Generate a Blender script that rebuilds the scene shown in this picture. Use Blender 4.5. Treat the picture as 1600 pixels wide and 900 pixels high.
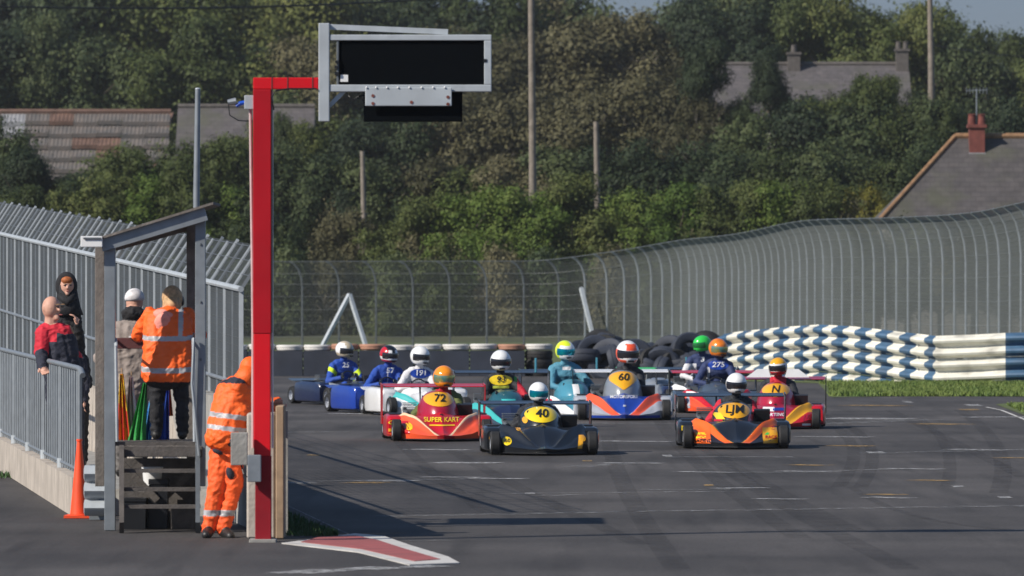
import bpy, bmesh, math, random
import numpy as np
from mathutils import Vector, Matrix, Euler
from mathutils.bvhtree import BVHTree

sc = bpy.context.scene
for o in list(bpy.data.objects): bpy.data.objects.remove(o)
R = math.radians
# ------------------------------------------------------------------ camera
F, H, YH = 12000.0, 2.25, 425.0          # focal length in pixels of the 1600 px frame, eye height, horizon row
cd = bpy.data.cameras.new('camera'); cam = bpy.data.objects.new('camera', cd)
sc.collection.objects.link(cam); sc.camera = cam
cd.sensor_width = 36; cd.lens = F/1600*36; cd.clip_start = 1; cd.clip_end = 6000
cam.location = (0, 0, H); cam.rotation_euler = (R(90)-math.atan((450-YH)/F), 0, 0)
cd.dof.use_dof = True; cd.dof.focus_distance = 86; cd.dof.aperture_fstop = 7.2
# ------------------------------------------------------------------ world, sun
KX, KY = 1.2, 0.7                         # shadow offset per metre of height
ELEV = math.atan(1/math.hypot(KX, KY))
w = bpy.data.worlds.new('World'); sc.world = w; w.use_nodes = True
nt = w.node_tree; nt.nodes.clear()
sky = nt.nodes.new('ShaderNodeTexSky'); sky.sky_type = 'NISHITA'; sky.sun_disc = False
sky.sun_elevation = ELEV; sky.sun_rotation = math.atan2(-KX, -KY)
sky.air_density = 1.3; sky.dust_density = 0.2; sky.ozone_density = 4
bg = nt.nodes.new('ShaderNodeBackground'); bg.inputs[1].default_value = 0.085
wo = nt.nodes.new('ShaderNodeOutputWorld')
tint = nt.nodes.new('ShaderNodeMix'); tint.data_type = 'RGBA'; tint.blend_type = 'MULTIPLY'; tint.inputs[0].default_value = 1; 
gm = nt.nodes.new('ShaderNodeTexCoord'); sx_ = nt.nodes.new('ShaderNodeSeparateXYZ'); mr_ = nt.nodes.new('ShaderNodeMapRange'); mr_.inputs[2].default_value = .4
cm_ = nt.nodes.new('ShaderNodeMix'); cm_.data_type = 'RGBA'; cm_.inputs[6].default_value = (.27, .36, .68, 1); cm_.inputs[7].default_value = (.95, .92, .95, 1)
nt.links.new(gm.outputs['Generated'], sx_.inputs[0]); nt.links.new(sx_.outputs[2], mr_.inputs[0]); nt.links.new(mr_.outputs[0], cm_.inputs[0]); nt.links.new(cm_.outputs[2], tint.inputs[7])
nt.links.new(sky.outputs[0], tint.inputs[6]); nt.links.new(tint.outputs[2], bg.inputs[0]); nt.links.new(bg.outputs[0], wo.inputs[0])
sl = bpy.data.lights.new('sun', 'SUN'); sl.energy = 4.7; sl.angle = R(0.5); sl.color = (1, .93, .82)
so = bpy.data.objects.new('sun', sl); sc.collection.objects.link(so)
so.rotation_euler = Vector((KX, KY, -1)).to_track_quat('-Z', 'Y').to_euler()
sc.view_settings.view_transform = 'Standard'; sc.view_settings.look = 'None'
sc.view_settings.exposure = 0.22; sc.view_settings.gamma = 1
C = sc.collection
rnd = random.Random(7)

# ------------------------------------------------------------------ helpers
def P(x, y, D): return Vector(((x-800)/F*D, D, H-(y-YH)/F*D))      # pixel and distance to a point
def G(x, y, z=0.0):                                                # pixel on the ground
    D = F*(H-z)/(y-YH); return Vector(((x-800)/F*D, D, z))
def V(*a): return Vector(a)

class MB:
    def __init__(s): s.v = []; s.f = []; s.m = []
    def add(s, vs, fs, mi=0):
        n = len(s.v); s.v += [tuple(p) for p in vs]; s.f += [tuple(i+n for i in f) for f in fs]; s.m += [mi]*len(fs); return s
    def box(s, c, size, rot=None, mi=0, taper=1.0):
        x, y, z = [a/2 for a in size]
        vs = [V(-x,-y,-z),V(x,-y,-z),V(x,y,-z),V(-x,y,-z),V(-x*taper,-y*taper,z),V(x*taper,-y*taper,z),V(x*taper,y*taper,z),V(-x*taper,y*taper,z)]
        if rot is not None:
            M = Euler(rot).to_matrix(); vs = [M@p for p in vs]
        c = Vector(c)
        return s.add([p+c for p in vs], [(0,3,2,1),(4,5,6,7),(0,1,5,4),(1,2,6,5),(2,3,7,6),(3,0,4,7)], mi)
    def beam(s, p0, p1, w_, h_, mi=0, up=(0,0,1)):
        p0, p1 = Vector(p0), Vector(p1); d = (p1-p0).normalized(); u = Vector(up)
        a = d.cross(u)
        if a.length < 1e-4: a = d.cross(V(0,1,0))
        a.normalize(); b = a.cross(d).normalized(); a = a*w_/2; b = b*h_/2
        vs = [p0-a-b,p0+a-b,p0+a+b,p0-a+b,p1-a-b,p1+a-b,p1+a+b,p1-a+b]
        return s.add(vs, [(0,1,2,3),(7,6,5,4),(0,4,5,1),(1,5,6,2),(2,6,7,3),(3,7,4,0)], mi)
    def tube(s, pts, r, n=8, mi=0, cap=True):
        pts = [Vector(p) for p in pts]; rs = r if isinstance(r, (list, tuple)) else [r]*len(pts)
        rings = []
        d0 = (pts[1]-pts[0]).normalized(); a = d0.orthogonal().normalized()
        vs = []
        for i, p in enumerate(pts):
            d = (pts[min(i+1, len(pts)-1)]-pts[max(i-1, 0)]).normalized()
            a = (a-d*a.dot(d)); a = a.normalized() if a.length > 1e-5 else d.orthogonal().normalized()
            b = d.cross(a)
            vs += [p+(a*math.cos(2*math.pi*k/n)+b*math.sin(2*math.pi*k/n))*rs[i] for k in range(n)]
        fs = []
        for i in range(len(pts)-1):
            for k in range(n):
                k2 = (k+1) % n; fs.append((i*n+k, i*n+k2, (i+1)*n+k2, (i+1)*n+k))
        if cap: fs += [tuple(range(n-1, -1, -1)), tuple(range((len(pts)-1)*n, len(pts)*n))]
        return s.add(vs, fs, mi)
    def ell(s, c, r, n=14, m=9, mi=0, rot=None, fn=None):
        c = Vector(c); M = Euler(rot).to_matrix() if rot else None
        vs = []; fs = []
        for i in range(m+1):
            t = math.pi*i/m
            for k in range(n):
                a = 2*math.pi*k/n; p = V(r[0]*math.sin(t)*math.cos(a), r[1]*math.sin(t)*math.sin(a), r[2]*math.cos(t))
                if fn: p = fn(p)
                if M: p = M@p
                vs.append(c+p)
        for i in range(m):
            for k in range(n):
                k2 = (k+1) % n; fs.append((i*n+k, (i+1)*n+k, (i+1)*n+k2, i*n+k2))
        return s.add(vs, fs, mi)
    def prism(s, poly, d, mi=0):      # polygon of points extruded by vector d
        d = Vector(d); n = len(poly); poly = [Vector(p) for p in poly]
        vs = poly+[p+d for p in poly]
        fs = [tuple(range(n-1, -1, -1)), tuple(range(n, 2*n))]+[(i, (i+1) % n, n+(i+1) % n, n+i) for i in range(n)]
        return s.add(vs, fs, mi)
    def lathe(s, prof, c, axis='z', n=20, mi=0):
        c = Vector(c); vs = []; fs = []
        for (r, h) in prof:
            for k in range(n):
                a = 2*math.pi*k/n
                if axis == 'z': vs.append(c+V(r*math.cos(a), r*math.sin(a), h))
                elif axis == 'x': vs.append(c+V(h, r*math.cos(a), r*math.sin(a)))
                else: vs.append(c+V(r*math.cos(a), h, r*math.sin(a)))
        for i in range(len(prof)-1):
            for k in range(n):
                k2 = (k+1) % n; fs.append((i*n+k, i*n+k2, (i+1)*n+k2, (i+1)*n+k))
        return s.add(vs, fs, mi)
    def mesh(s, name, mats, smooth=False):
        me = bpy.data.meshes.new(name); me.from_pydata(s.v, [], s.f)
        for m in (mats if isinstance(mats, (list, tuple)) else [mats]): me.materials.append(m)
        me.polygons.foreach_set('material_index', s.m)
        bm = bmesh.new(); bm.from_mesh(me); bmesh.ops.recalc_face_normals(bm, faces=bm.faces); bm.to_mesh(me); bm.free()
        if smooth:
            me.polygons.foreach_set('use_smooth', [True]*len(me.polygons))
            if smooth != 'full':
                try: me.set_sharp_from_angle(angle=R(40))
                except Exception: pass
        me.update(); return me
    def build(s, name, mats, parent=None, smooth=False, loc=None):
        o = bpy.data.objects.new(name, s.mesh(name, mats, smooth)); C.objects.link(o)
        if parent: o.parent = parent
        if loc is not None: o.location = loc
        return o

def tag(o, label=None, cat=None, group=None, kind=None):
    if label: o['label'] = label
    if cat: o['category'] = cat
    if group: o['group'] = group
    if kind: o['kind'] = kind
    return o
def thing(name, label, cat, loc=(0,0,0), rz=0, group=None):
    o = bpy.data.objects.new(name, None); C.objects.link(o); o.location = loc; o.rotation_euler = (0, 0, rz)
    o.empty_display_size = .2
    return tag(o, label, cat, group)
def inst(name, me, parent, loc=(0,0,0), rot=(0,0,0), scale=(1,1,1)):
    o = bpy.data.objects.new(name, me); C.objects.link(o); o.parent = parent
    o.location = loc; o.rotation_euler = rot; o.scale = scale; return o

# ------------------------------------------------------------------ materials
def mat(name, col, rough=.6, metal=0, var=.12, scale=6, bump=0, bscale=60, coat=0, col2=None, dirt=0, spec=None):
    m = bpy.data.materials.new(name); m.use_nodes = True; t = m.node_tree; b = t.nodes['Principled BSDF']; L = t.links.new
    b.inputs['Roughness'].default_value = rough; b.inputs['Metallic'].default_value = metal
    if spec is not None: b.inputs['Specular IOR Level'].default_value = spec
    if coat: b.inputs['Coat Weight'].default_value = coat; b.inputs['Coat Roughness'].default_value = .08
    tc = t.nodes.new('ShaderNodeTexCoord')
    n = t.nodes.new('ShaderNodeTexNoise'); n.inputs['Scale'].default_value = scale; n.inputs['Detail'].default_value = 6
    L(tc.outputs['Object'], n.inputs['Vector'])
    r = t.nodes.new('ShaderNodeValToRGB'); r.color_ramp.elements[0].position = .3; r.color_ramp.elements[1].position = .7
    c = Vector(col[:3]); c2 = Vector(col2) if col2 else c*(1+var)
    c1 = c*(1-var) if not col2 else c
    r.color_ramp.elements[0].color = (*c1, 1); r.color_ramp.elements[1].color = (*[min(x, 1) for x in c2], 1)
    L(n.outputs[0], r.inputs[0]); out = r.outputs[0]
    if dirt:
        n2 = t.nodes.new('ShaderNodeTexNoise'); n2.inputs['Scale'].default_value = scale*.5; n2.inputs['Detail'].default_value = 8
        L(tc.outputs['Object'], n2.inputs['Vector'])
        mr = t.nodes.new('ShaderNodeMapRange'); mr.inputs[1].default_value = .5; mr.inputs[2].default_value = .75; mr.inputs[4].default_value = dirt
        L(n2.outputs[0], mr.inputs[0])
        mx = t.nodes.new('ShaderNodeMix'); mx.data_type = 'RGBA'; mx.inputs[7].default_value = (.06, .05, .04, 1)
        L(mr.outputs[0], mx.inputs[0]); L(out, mx.inputs[6]); out = mx.outputs[2]
    L(out, b.inputs['Base Color'])
    if bump:
        n3 = t.nodes.new('ShaderNodeTexNoise'); n3.inputs['Scale'].default_value = bscale; n3.inputs['Detail'].default_value = 4
        L(tc.outputs['Object'], n3.inputs['Vector'])
        bp = t.nodes.new('ShaderNodeBump'); bp.inputs['Strength'].default_value = bump; bp.inputs['Distance'].default_value = .02
        L(n3.outputs[0], bp.inputs['Height']); L(bp.outputs[0], b.inputs['Normal'])
    return m

def leaf_mat(name, a, b_, c_):
    m = bpy.data.materials.new(name); m.use_nodes = True; t = m.node_tree; b = t.nodes['Principled BSDF']; L = t.links.new
    b.inputs['Roughness'].default_value = .65; b.inputs['Specular IOR Level'].default_value = .25
    tc = t.nodes.new('ShaderNodeTexCoord'); oi = t.nodes.new('ShaderNodeObjectInfo')
    n = t.nodes.new('ShaderNodeTexNoise'); n.inputs['Scale'].default_value = 1.3; n.inputs['Detail'].default_value = 8; n.inputs['Roughness'].default_value = .7
    L(tc.outputs['Object'], n.inputs['Vector'])
    ad = t.nodes.new('ShaderNodeMath'); ad.operation = 'MULTIPLY_ADD'; ad.inputs[1].default_value = .42; L(oi.outputs['Random'], ad.inputs[0])
    sb = t.nodes.new('ShaderNodeMath'); sb.operation = 'SUBTRACT'; sb.inputs[1].default_value = .25; L(n.outputs[0], sb.inputs[0]); L(sb.outputs[0], ad.inputs[2])
    r = t.nodes.new('ShaderNodeValToRGB'); e = r.color_ramp.elements
    e[0].position = .3; e[0].color = (*a, 1); e[1].position = .72; e[1].color = (*c_, 1)
    x = e.new(.5); x.color = (*b_, 1)
    L(ad.outputs[0], r.inputs[0]); L(r.outputs[0], b.inputs['Base Color'])
    tr = t.nodes.new('ShaderNodeBsdfTranslucent'); L(r.outputs[0], tr.inputs[0])
    mx = t.nodes.new('ShaderNodeMixShader'); mx.inputs[0].default_value = .22
    L(b.outputs[0], mx.inputs[1]); L(tr.outputs[0], mx.inputs[2]); L(mx.outputs[0], t.nodes['Material Output'].inputs[0])
    return m

M = {}
M['galv'] = mat('galvanised_steel', (.24,.265,.29), .45, .35, .15, 8, dirt=.15)
M['galv_lt'] = mat('galvanised_bright', (.43,.465,.495), .5, .15, .12, 8, dirt=.2)
M['galv_dk'] = mat('galvanised_dull', (.13,.145,.16), .5, .3, .15, 8, dirt=.2)
M['wire'] = mat('mesh_wire', (.13,.145,.155), .5, .3, .1, 3)
M['red'] = mat('red_paint', (.4,.004,.012), .5, 0, .12, 3, dirt=.06, spec=.25)
M['red_b'] = mat('fresh_red_paint', (.62,.006,.014), .5, 0, .08, 3, spec=.25)
M['red_d'] = mat('weathered_red_paint', (.26,.01,.018), .6, 0, .2, 3, dirt=.25, spec=.2)
M['black'] = mat('black_plastic', (.012,.013,.016), .4, 0, .2, 8)
M['panel_black'] = mat('display_face', (.0015,.0025,.004), .8, 0, .2, 20, spec=.05)
M['concrete'] = mat('concrete', (.42,.37,.32), .9, 0, .2, 5, bump=.3, bscale=30, dirt=.35)
M['concrete_gr'] = mat('grey_concrete', (.3,.29,.27), .9, 0, .2, 6, bump=.3, bscale=30, dirt=.3)
M['wood'] = mat('weathered_wood', (.17,.15,.135), .85, 0, .3, 10, bump=.3, bscale=40, dirt=.3)
M['wood_dk'] = mat('dark_wood', (.09,.08,.075), .85, 0, .3, 10, bump=.3, bscale=40, dirt=.3)
M['wood_tan'] = mat('tan_timber', (.35,.24,.15), .8, 0, .25, 10, dirt=.3)
M['white'] = mat('white_paint', (.75,.75,.75), .4, 0, .05, 6)
M['maroon'] = mat('maroon_board', (.1,.03,.03), .6)
M['hiviz'] = mat('hi_viz_orange', (.95,.13,.012), .65, 0, .1, 9, bump=.9, bscale=11)
M['hiviz2'] = mat('hi_viz_trousers', (.9,.11,.015), .7, 0, .15, 8, bump=.9, bscale=13)
M['reflect'] = mat('reflective_tape', (.38,.38,.4), .45)
M['skin'] = mat('skin', (.55,.3,.22), .6, 0, .08, 12)
M['cloth_black'] = mat('black_cloth', (.012,.012,.015), .85, 0, .3, 8, bump=.5, bscale=15)
M['cloth_navy'] = mat('navy_cloth', (.018,.02,.035), .85, 0, .3, 8, bump=.5, bscale=15)
M['cloth_red'] = mat('red_cloth', (.5,.012,.03), .8, 0, .15, 8, bump=.5, bscale=15)
M['cloth_grey'] = mat('taupe_cloth', (.27,.225,.205), .85, 0, .15, 8, bump=.6, bscale=12)
M['cloth_dgrey'] = mat('grey_trousers', (.14,.13,.125), .85, 0, .15, 8, bump=.6, bscale=12)
M['hair_br'] = mat('blonde_brown_hair', (.34,.2,.1), .7, 0, .3, 40)
M['hair_gi'] = mat('ginger_hair', (.35,.1,.025), .7, 0, .3, 40)
M['boot'] = mat('black_boots', (.015,.014,.014), .5)
M['cone'] = mat('cone_orange', (.85,.075,.015), .5, 0, .1, 5, dirt=.2)
M['rubber'] = mat('tyre_rubber', (.013,.013,.014), .75, 0, .25, 15)
M['belt'] = mat('conveyor_belt', (.022,.028,.045), .7, 0, .3, 2, dirt=.2)
M['aw'] = mat('barrier_white', (.7,.68,.6), .65, 0, .1, 5, dirt=.6)
M['ab'] = mat('barrier_blue', (.045,.11,.2), .65, 0, .25, 5, dirt=.7)
M['slate'] = mat('slate_roof', (.066,.06,.062), .8, 0, .18, 3, bump=.4, bscale=14)
M['slate_lt'] = mat('grey_slate_roof', (.088,.08,.083), .85, 0, .35, 3, bump=.4, bscale=14)
def slates(name, col):
    m = mat(name, col, .85, 0, .2, 3); t = m.node_tree; L = t.links.new; b = t.nodes['Principled BSDF']
    tc = t.nodes.new('ShaderNodeTexCoord'); sp = t.nodes.new('ShaderNodeSeparateXYZ'); cb = t.nodes.new('ShaderNodeCombineXYZ'); L(tc.outputs['Object'], sp.inputs[0]); L(sp.outputs[0], cb.inputs[0]); L(sp.outputs[2], cb.inputs[1])
    br = t.nodes.new('ShaderNodeTexBrick'); br.inputs['Scale'].default_value = 1; br.inputs['Brick Width'].default_value = .32; br.inputs['Row Height'].default_value = .16; br.inputs['Mortar Size'].default_value = .014
    br.inputs['Color1'].default_value = (.9,.9,.9,1); br.inputs['Color2'].default_value = (1.1,1.08,1.05,1); br.inputs['Mortar'].default_value = (.75,.75,.75,1); L(cb.outputs[0], br.inputs[0])
    n = t.nodes.new('ShaderNodeTexNoise'); n.inputs['Scale'].default_value = .8; n.inputs['Detail'].default_value = 8; L(tc.outputs['Object'], n.inputs[0])
    r = t.nodes.new('ShaderNodeMapRange'); r.inputs[1].default_value = .5; r.inputs[2].default_value = .68; r.inputs[4].default_value = .55; L(n.outputs[0], r.inputs[0])
    src = b.inputs['Base Color'].links[0].from_socket; mx = t.nodes.new('ShaderNodeMix'); mx.data_type = 'RGBA'; mx.blend_type = 'MULTIPLY'; mx.inputs[0].default_value = 1; L(src, mx.inputs[6]); L(br.outputs[0], mx.inputs[7])
    m2 = t.nodes.new('ShaderNodeMix'); m2.data_type = 'RGBA'; m2.inputs[7].default_value = (.075,.08,.045,1); L(r.outputs[0], m2.inputs[0]); L(mx.outputs[2], m2.inputs[6]); L(m2.outputs[2], b.inputs['Base Color']); return m
M['slate'] = slates('slate_roof_tiles', (.072,.065,.066)); M['slate_lt'] = slates('grey_slate_tiles', (.092,.083,.086))
M['ridge'] = mat('terracotta_ridge', (.25,.14,.07), .85, 0, .3, 6)
M['render'] = mat('pale_render', (.4,.37,.33), .9, 0, .15, 2, dirt=.2)
M['brick'] = mat('red_brick', (.16,.045,.035), .9, 0, .25, 6)
M['greybrick'] = mat('grey_brick', (.10,.088,.08), .9, 0, .25, 6)
M['rust'] = mat('rusty_sheet', (.085,.082,.08), .85, 0, .3, 2.2, col2=(.15,.125,.11), bump=.3, bscale=8)
M['rust2'] = mat('rusty_edge', (.13,.075,.055), .8, 0, .3, 2)
M['paleiron'] = mat('pale_sheet', (.26,.26,.27), .6, 0, .2, 1.5)
M['barkpole'] = mat('pole_wood', (.2,.17,.14), .9, 0, .25, 5)
M['bark'] = mat('bark', (.1,.08,.06), .9, 0, .3, 5, bump=.5, bscale=10)
M['glass'] = mat('dark_window', (.02,.025,.03), .15)
M['visor'] = mat('dark_visor', (.015,.015,.02), .12, 0, .1, 4, coat=.6)
M['visor_blue'] = mat('blue_mirror_visor', (.0,.16,.32), .15, .6, .3, 6, col2=(.0,.4,.42))
M['visor_rb'] = mat('iridescent_visor', (.05,.35,.4), .15, .6, .3, 8, col2=(.7,.5,.02))
L_dark = leaf_mat('leaves_dark', (.022,.036,.016), (.048,.07,.027), (.09,.11,.04))
L_mid = leaf_mat('leaves_mid', (.036,.052,.014), (.085,.108,.028), (.15,.16,.045))
L_lit = leaf_mat('leaves_fresh', (.04,.078,.012), (.088,.14,.022), (.16,.2,.045))
L_brown = leaf_mat('leaves_olive_brown', (.055,.054,.024), (.108,.1,.048), (.165,.148,.075))
L_yel = leaf_mat('leaves_yellow', (.06,.075,.012), (.15,.14,.02), (.24,.2,.03))
L_red = leaf_mat('leaves_russet', (.04,.025,.018), (.09,.05,.035), (.13,.075,.05))

def asphalt():
    m = bpy.data.materials.new('track_asphalt'); m.use_nodes = True; t = m.node_tree; b = t.nodes['Principled BSDF']; L = t.links.new
    tc = t.nodes.new('ShaderNodeTexCoord')
    def noise(sc_, det, xs=1, ys=1, rot=0, rough=.5):
        mp = t.nodes.new('ShaderNodeMapping'); mp.inputs['Scale'].default_value = (xs, ys, 1); mp.inputs['Rotation'].default_value = (0, 0, rot)
        n = t.nodes.new('ShaderNodeTexNoise'); n.inputs['Scale'].default_value = sc_; n.inputs['Detail'].default_value = det; n.inputs['Roughness'].default_value = rough
        L(tc.outputs['Object'], mp.inputs[0]); L(mp.outputs[0], n.inputs['Vector']); return n
    def ramp(n, p0, c0, p1, c1):
        r = t.nodes.new('ShaderNodeValToRGB'); r.color_ramp.elements[0].position = p0; r.color_ramp.elements[1].position = p1
        r.color_ramp.elements[0].color = (*[c0]*3, 1); r.color_ramp.elements[1].color = (*[c1]*3, 1); L(n.outputs[0], r.inputs[0]); return r
    def mul(a, b2):
        mx = t.nodes.new('ShaderNodeMix'); mx.data_type = 'RGBA'; mx.blend_type = 'MULTIPLY'; mx.inputs[0].default_value = 1
        L(a, mx.inputs[6]); L(b2, mx.inputs[7]); return mx.outputs[2]
    base = t.nodes.new('ShaderNodeValToRGB'); nb = noise(.5, 6, 1, .35)
    base.color_ramp.elements[0].color = (.052,.048,.047,1); base.color_ramp.elements[1].color = (.084,.077,.074,1)
    base.color_ramp.elements[0].position = .35; base.color_ramp.elements[1].position = .65; L(nb.outputs[0], base.inputs[0])
    o = base.outputs[0]
    o = mul(o, ramp(noise(26, 5, 1, .5, 0, .85), .3, .6, .7, 1.38).outputs[0])         # coarse aggregate
    o = mul(o, ramp(noise(2.2, 5, 1, .06, R(4)), .5, 1.0, .72, .68).outputs[0])         # rubber laid along the line
    o = mul(o, ramp(noise(3.0, 4, 1, .05, R(-9)), .56, 1.0, .72, .72).outputs[0])
    o = mul(o, ramp(noise(.25, 3, .4, 1.1), .42, .86, .6, 1.12).outputs[0])             # patches across
    L(o, b.inputs['Base Color']); b.inputs['Roughness'].default_value = .82; b.inputs['Specular IOR Level'].default_value = .3
    n3 = noise(90, 3); bp = t.nodes.new('ShaderNodeBump'); bp.inputs['Strength'].default_value = .35; bp.inputs['Distance'].default_value = .01
    L(n3.outputs[0], bp.inputs['Height']); L(bp.outputs[0], b.inputs['Normal']); return m
M['asphalt'] = asphalt()
def worn(name, col, thr, fine=9):
    m = bpy.data.materials.new(name); m.use_nodes = True; t = m.node_tree; b = t.nodes['Principled BSDF']; L = t.links.new
    b.inputs['Base Color'].default_value = (*col, 1); b.inputs['Roughness'].default_value = .8
    tc = t.nodes.new('ShaderNodeTexCoord'); n = t.nodes.new('ShaderNodeTexNoise'); n.inputs['Scale'].default_value = fine; n.inputs['Detail'].default_value = 8; n.inputs['Roughness'].default_value = .75
    L(tc.outputs['Object'], n.inputs['Vector'])
    mr = t.nodes.new('ShaderNodeMapRange'); mr.inputs[1].default_value = thr-.08; mr.inputs[2].default_value = thr+.1; mr.inputs[3].default_value = 0; mr.inputs[4].default_value = 1
    L(n.outputs[0], mr.inputs[0]); L(mr.outputs[0], b.inputs['Alpha']); return m
M['line_w'] = worn('worn_white_line', (.45,.45,.45), .5)
M['line_f'] = worn('faint_white_line', (.3,.3,.3), .56, 6)
M['line_y'] = worn('worn_yellow_mark', (.42,.26,.08), .5, 7)
M['kerb_w'] = mat('kerb_white', (.55,.53,.5), .7, 0, .15, 6, dirt=.4)
M['kerb_r'] = mat('kerb_red', (.33,.085,.08), .75, 0, .2, 5, dirt=.5)
M['grass'] = mat('grass_ground', (.055,.09,.022), .9, 0, .3, 2.5, col2=(.11,.125,.035), bump=.6, bscale=20)
M['soil'] = mat('hill_ground', (.035,.05,.02), .95, 0, .3, .4, col2=(.08,.08,.035), bump=.6, bscale=3)
M['gravel'] = mat('gravel_trap', (.19,.17,.14), .95, 0, .2, 1.5, bump=.5, bscale=10)

# ------------------------------------------------------------------ ground and hill
def hz(D): 
    if D < 246: return 0
    return min(.062*(D-246), 10.2)
mb = MB()
ys = [-60, 100, 200, 246]+[246+14*i for i in range(1, 14)]+[500, 800, 1500, 4000]
xs = [-4000, -300, -80, -40, -20, 0, 20, 40, 80, 300, 4000]
vs = [(x, y, hz(y)+(0 if y < 250 or y > 460 else .35*math.sin(x*.3+y*.11))-.012) for y in ys for x in xs]
fs = [(j*len(xs)+i, j*len(xs)+i+1, (j+1)*len(xs)+i+1, (j+1)*len(xs)+i) for j in range(len(ys)-1) for i in range(len(xs)-1)]
tag(mb.add(vs, fs).build('ground', M['soil']), kind='structure')
def sheet(name, poly, m, z, kind='structure', parent=None):
    mb = MB(); mb.add([(p[0], p[1], z) for p in poly], [tuple(range(len(poly)))])
    o = mb.build(name, m, parent)
    if kind: tag(o, kind=kind)
    return o
sheet('track', [(-30,-40), (30,-40), (30,60), (14,140), (14,170), (-14,170), (-30,60)], M['asphalt'], -.004)
vg = [G(1278,599), G(1300,621), G(1450,618), G(1620,620), V(20,138,0), V(20,200,0), V(2,200,0), V(4,160,0)]
sheet('grass_verge', vg, M['grass'], .004)
sheet('infield_grass', [G(1556,632), G(1585,629), G(1640,627), V(13.5,120,0), G(1640,664)], M['grass'], .004)
sheet('outfield_grass', [(-40,172), (40,172), (40,246), (-40,246)], M['grass'], .002)
# markings: each painted line is a sheet of its own lying on the track
def line(x0, y0, x1, y1, th, m, nm='painted_line'):
    a, b = G(x0, y0), G(x1, y1); d = (b-a).normalized(); n = V(-d.y, d.x, 0)
    D = (a.y+b.y)/2; wd = th*D*D/(F*H) if abs(d.x) > abs(d.y)*.2 else th*D/F
    n = n*wd/2
    return sheet(nm, [a-n, b-n, b+n, a+n], M[m], .001)
for (x0,y0,x1,y1) in [(590,807,1000,799),(1000,799,1620,790)]: line(x0,y0,x1,y1,1.9,'line_f','start_line')
for a in [(445,754,560,750),(560,750,760,748),(800,771,1140,768),(1180,739,1440,732),(890,730,1010,722),(1355,708,1620,702),(905,661,1060,662),
          (1290,662,1460,655),(1240,682,1330,682),(450,675,545,675),(850,775,900,772),(1040,714,1240,714),(1000,765,1140,765),(445,787,450,787),
          (1090,738,1310,738),(640,845,700,844)]:
    line(*a, 1.3, 'line_f', 'faint_grid_line')
for a in [(590,752,618,750),(672,703,700,702),(718,724,740,722),(768,748,785,747),(820,771,836,771),(1355,707,1382,707),(1518,703,1545,702),(1090,738,1115,737),
          (1250,737,1272,736),(1415,733,1435,732),(1295,683,1312,682),(1340,655,1375,653),(1412,628,1424,628),(1510,633,1532,633),(1488,760,1506,760),(1375,778,1405,777),
          (1210,780,1226,779),(1560,777,1580,777),(1145,762,1165,763),(983,690,1002,689),(560,647,590,646),(975,724,995,723),(1565,651,1580,652),(700,746,712,745),(440,755,458,754),(1035,712,1050,712)]:
    line(*a, 2.6, 'line_w', 'grid_mark')
for a in [(1440,751,1470,750),(1310,697,1345,696),(1445,663,1498,662),(1350,634,1385,633),(1250,727,1280,726),(1500,640,1530,640),(1585,716,1600,715),(560,755,585,753),(480,711,500,711),(910,720,925,720),(1100,758,1115,758),(1370,773,1400,772)]:
    line(*a, 1.8, 'line_y', 'yellow_mark')
line(443,787,552,838,2.0,'line_w','edge_line')
line(1541,636,1565,641,4.5,'kerb_w','track_edge_line'); line(1565,641,1600,655,5.0,'kerb_w','track_edge_line'); line(1600,655,1640,676,5.0,'kerb_w','track_edge_line')
line(448,896,525,890,3.2,'line_w','dashed_line'); line(556,890,610,886,3.2,'line_w','dashed_line'); line(635,886,690,884,2.5,'line_w','dashed_line')
M['skid'] = worn('rubber_and_shadow_streak', (.02,.019,.02), .5, 3)
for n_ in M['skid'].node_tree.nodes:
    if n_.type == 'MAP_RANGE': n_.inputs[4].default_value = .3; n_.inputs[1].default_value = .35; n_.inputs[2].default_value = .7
def skid(pts, wpx, nm='tyre_mark'):
    P_ = [G(*p) for p in pts]; L_ = []; Rr = []; n = 14; q_ = []
    for i in range(n+1):
        t = i/n; k = (1-t)**2; q_.append(P_[0]*k+P_[1]*2*t*(1-t)+P_[2]*t*t)
    for i, p in enumerate(q_):
        d = (q_[min(i+1,n)]-q_[max(i-1,0)]).normalized(); nn = V(d.y,-d.x,0)*wpx/2; L_.append(p-nn); Rr.append(p+nn)
    mb = MB(); mb.add([(p.x,p.y,-.0015) for p in L_+Rr], [(i, i+1, n+2+i, n+1+i) for i in range(n)]); tag(mb.build(nm, M['skid']), kind='structure')
for a in [([(1240,640),(1380,680),(1310,760)],.16),([(1260,640),(1405,680),(1345,760)],.16),([(1500,640),(1590,700),(1560,770)],.2),([(1330,760),(1420,830),(1640,828)],.1),([(1020,640),(1060,720),(1250,840)],.2),([(1100,700),(1250,790),(1340,830)],.18),
          ([(700,700),(800,760),(1000,850)],.18),([(950,680),(960,760),(1060,890)],.2),([(1430,650),(1500,690),(1480,760)],.15),([(1120,720),(1230,800),(1420,890)],.22),([(600,660),(640,720),(760,800)],.16),([(1390,640),(1450,670),(1600,745)],.18)]: skid(*a)
def shadow_strip(x0,y0,x1,y1): line(x0,y0,x1,y1,1.2,'skid','painted_shadow_strip')  # cast shadow of the pole and sign, painted with the skid material
shadow_strip(1225,827,1640,826); shadow_strip(720,838,1100,832)
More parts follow.
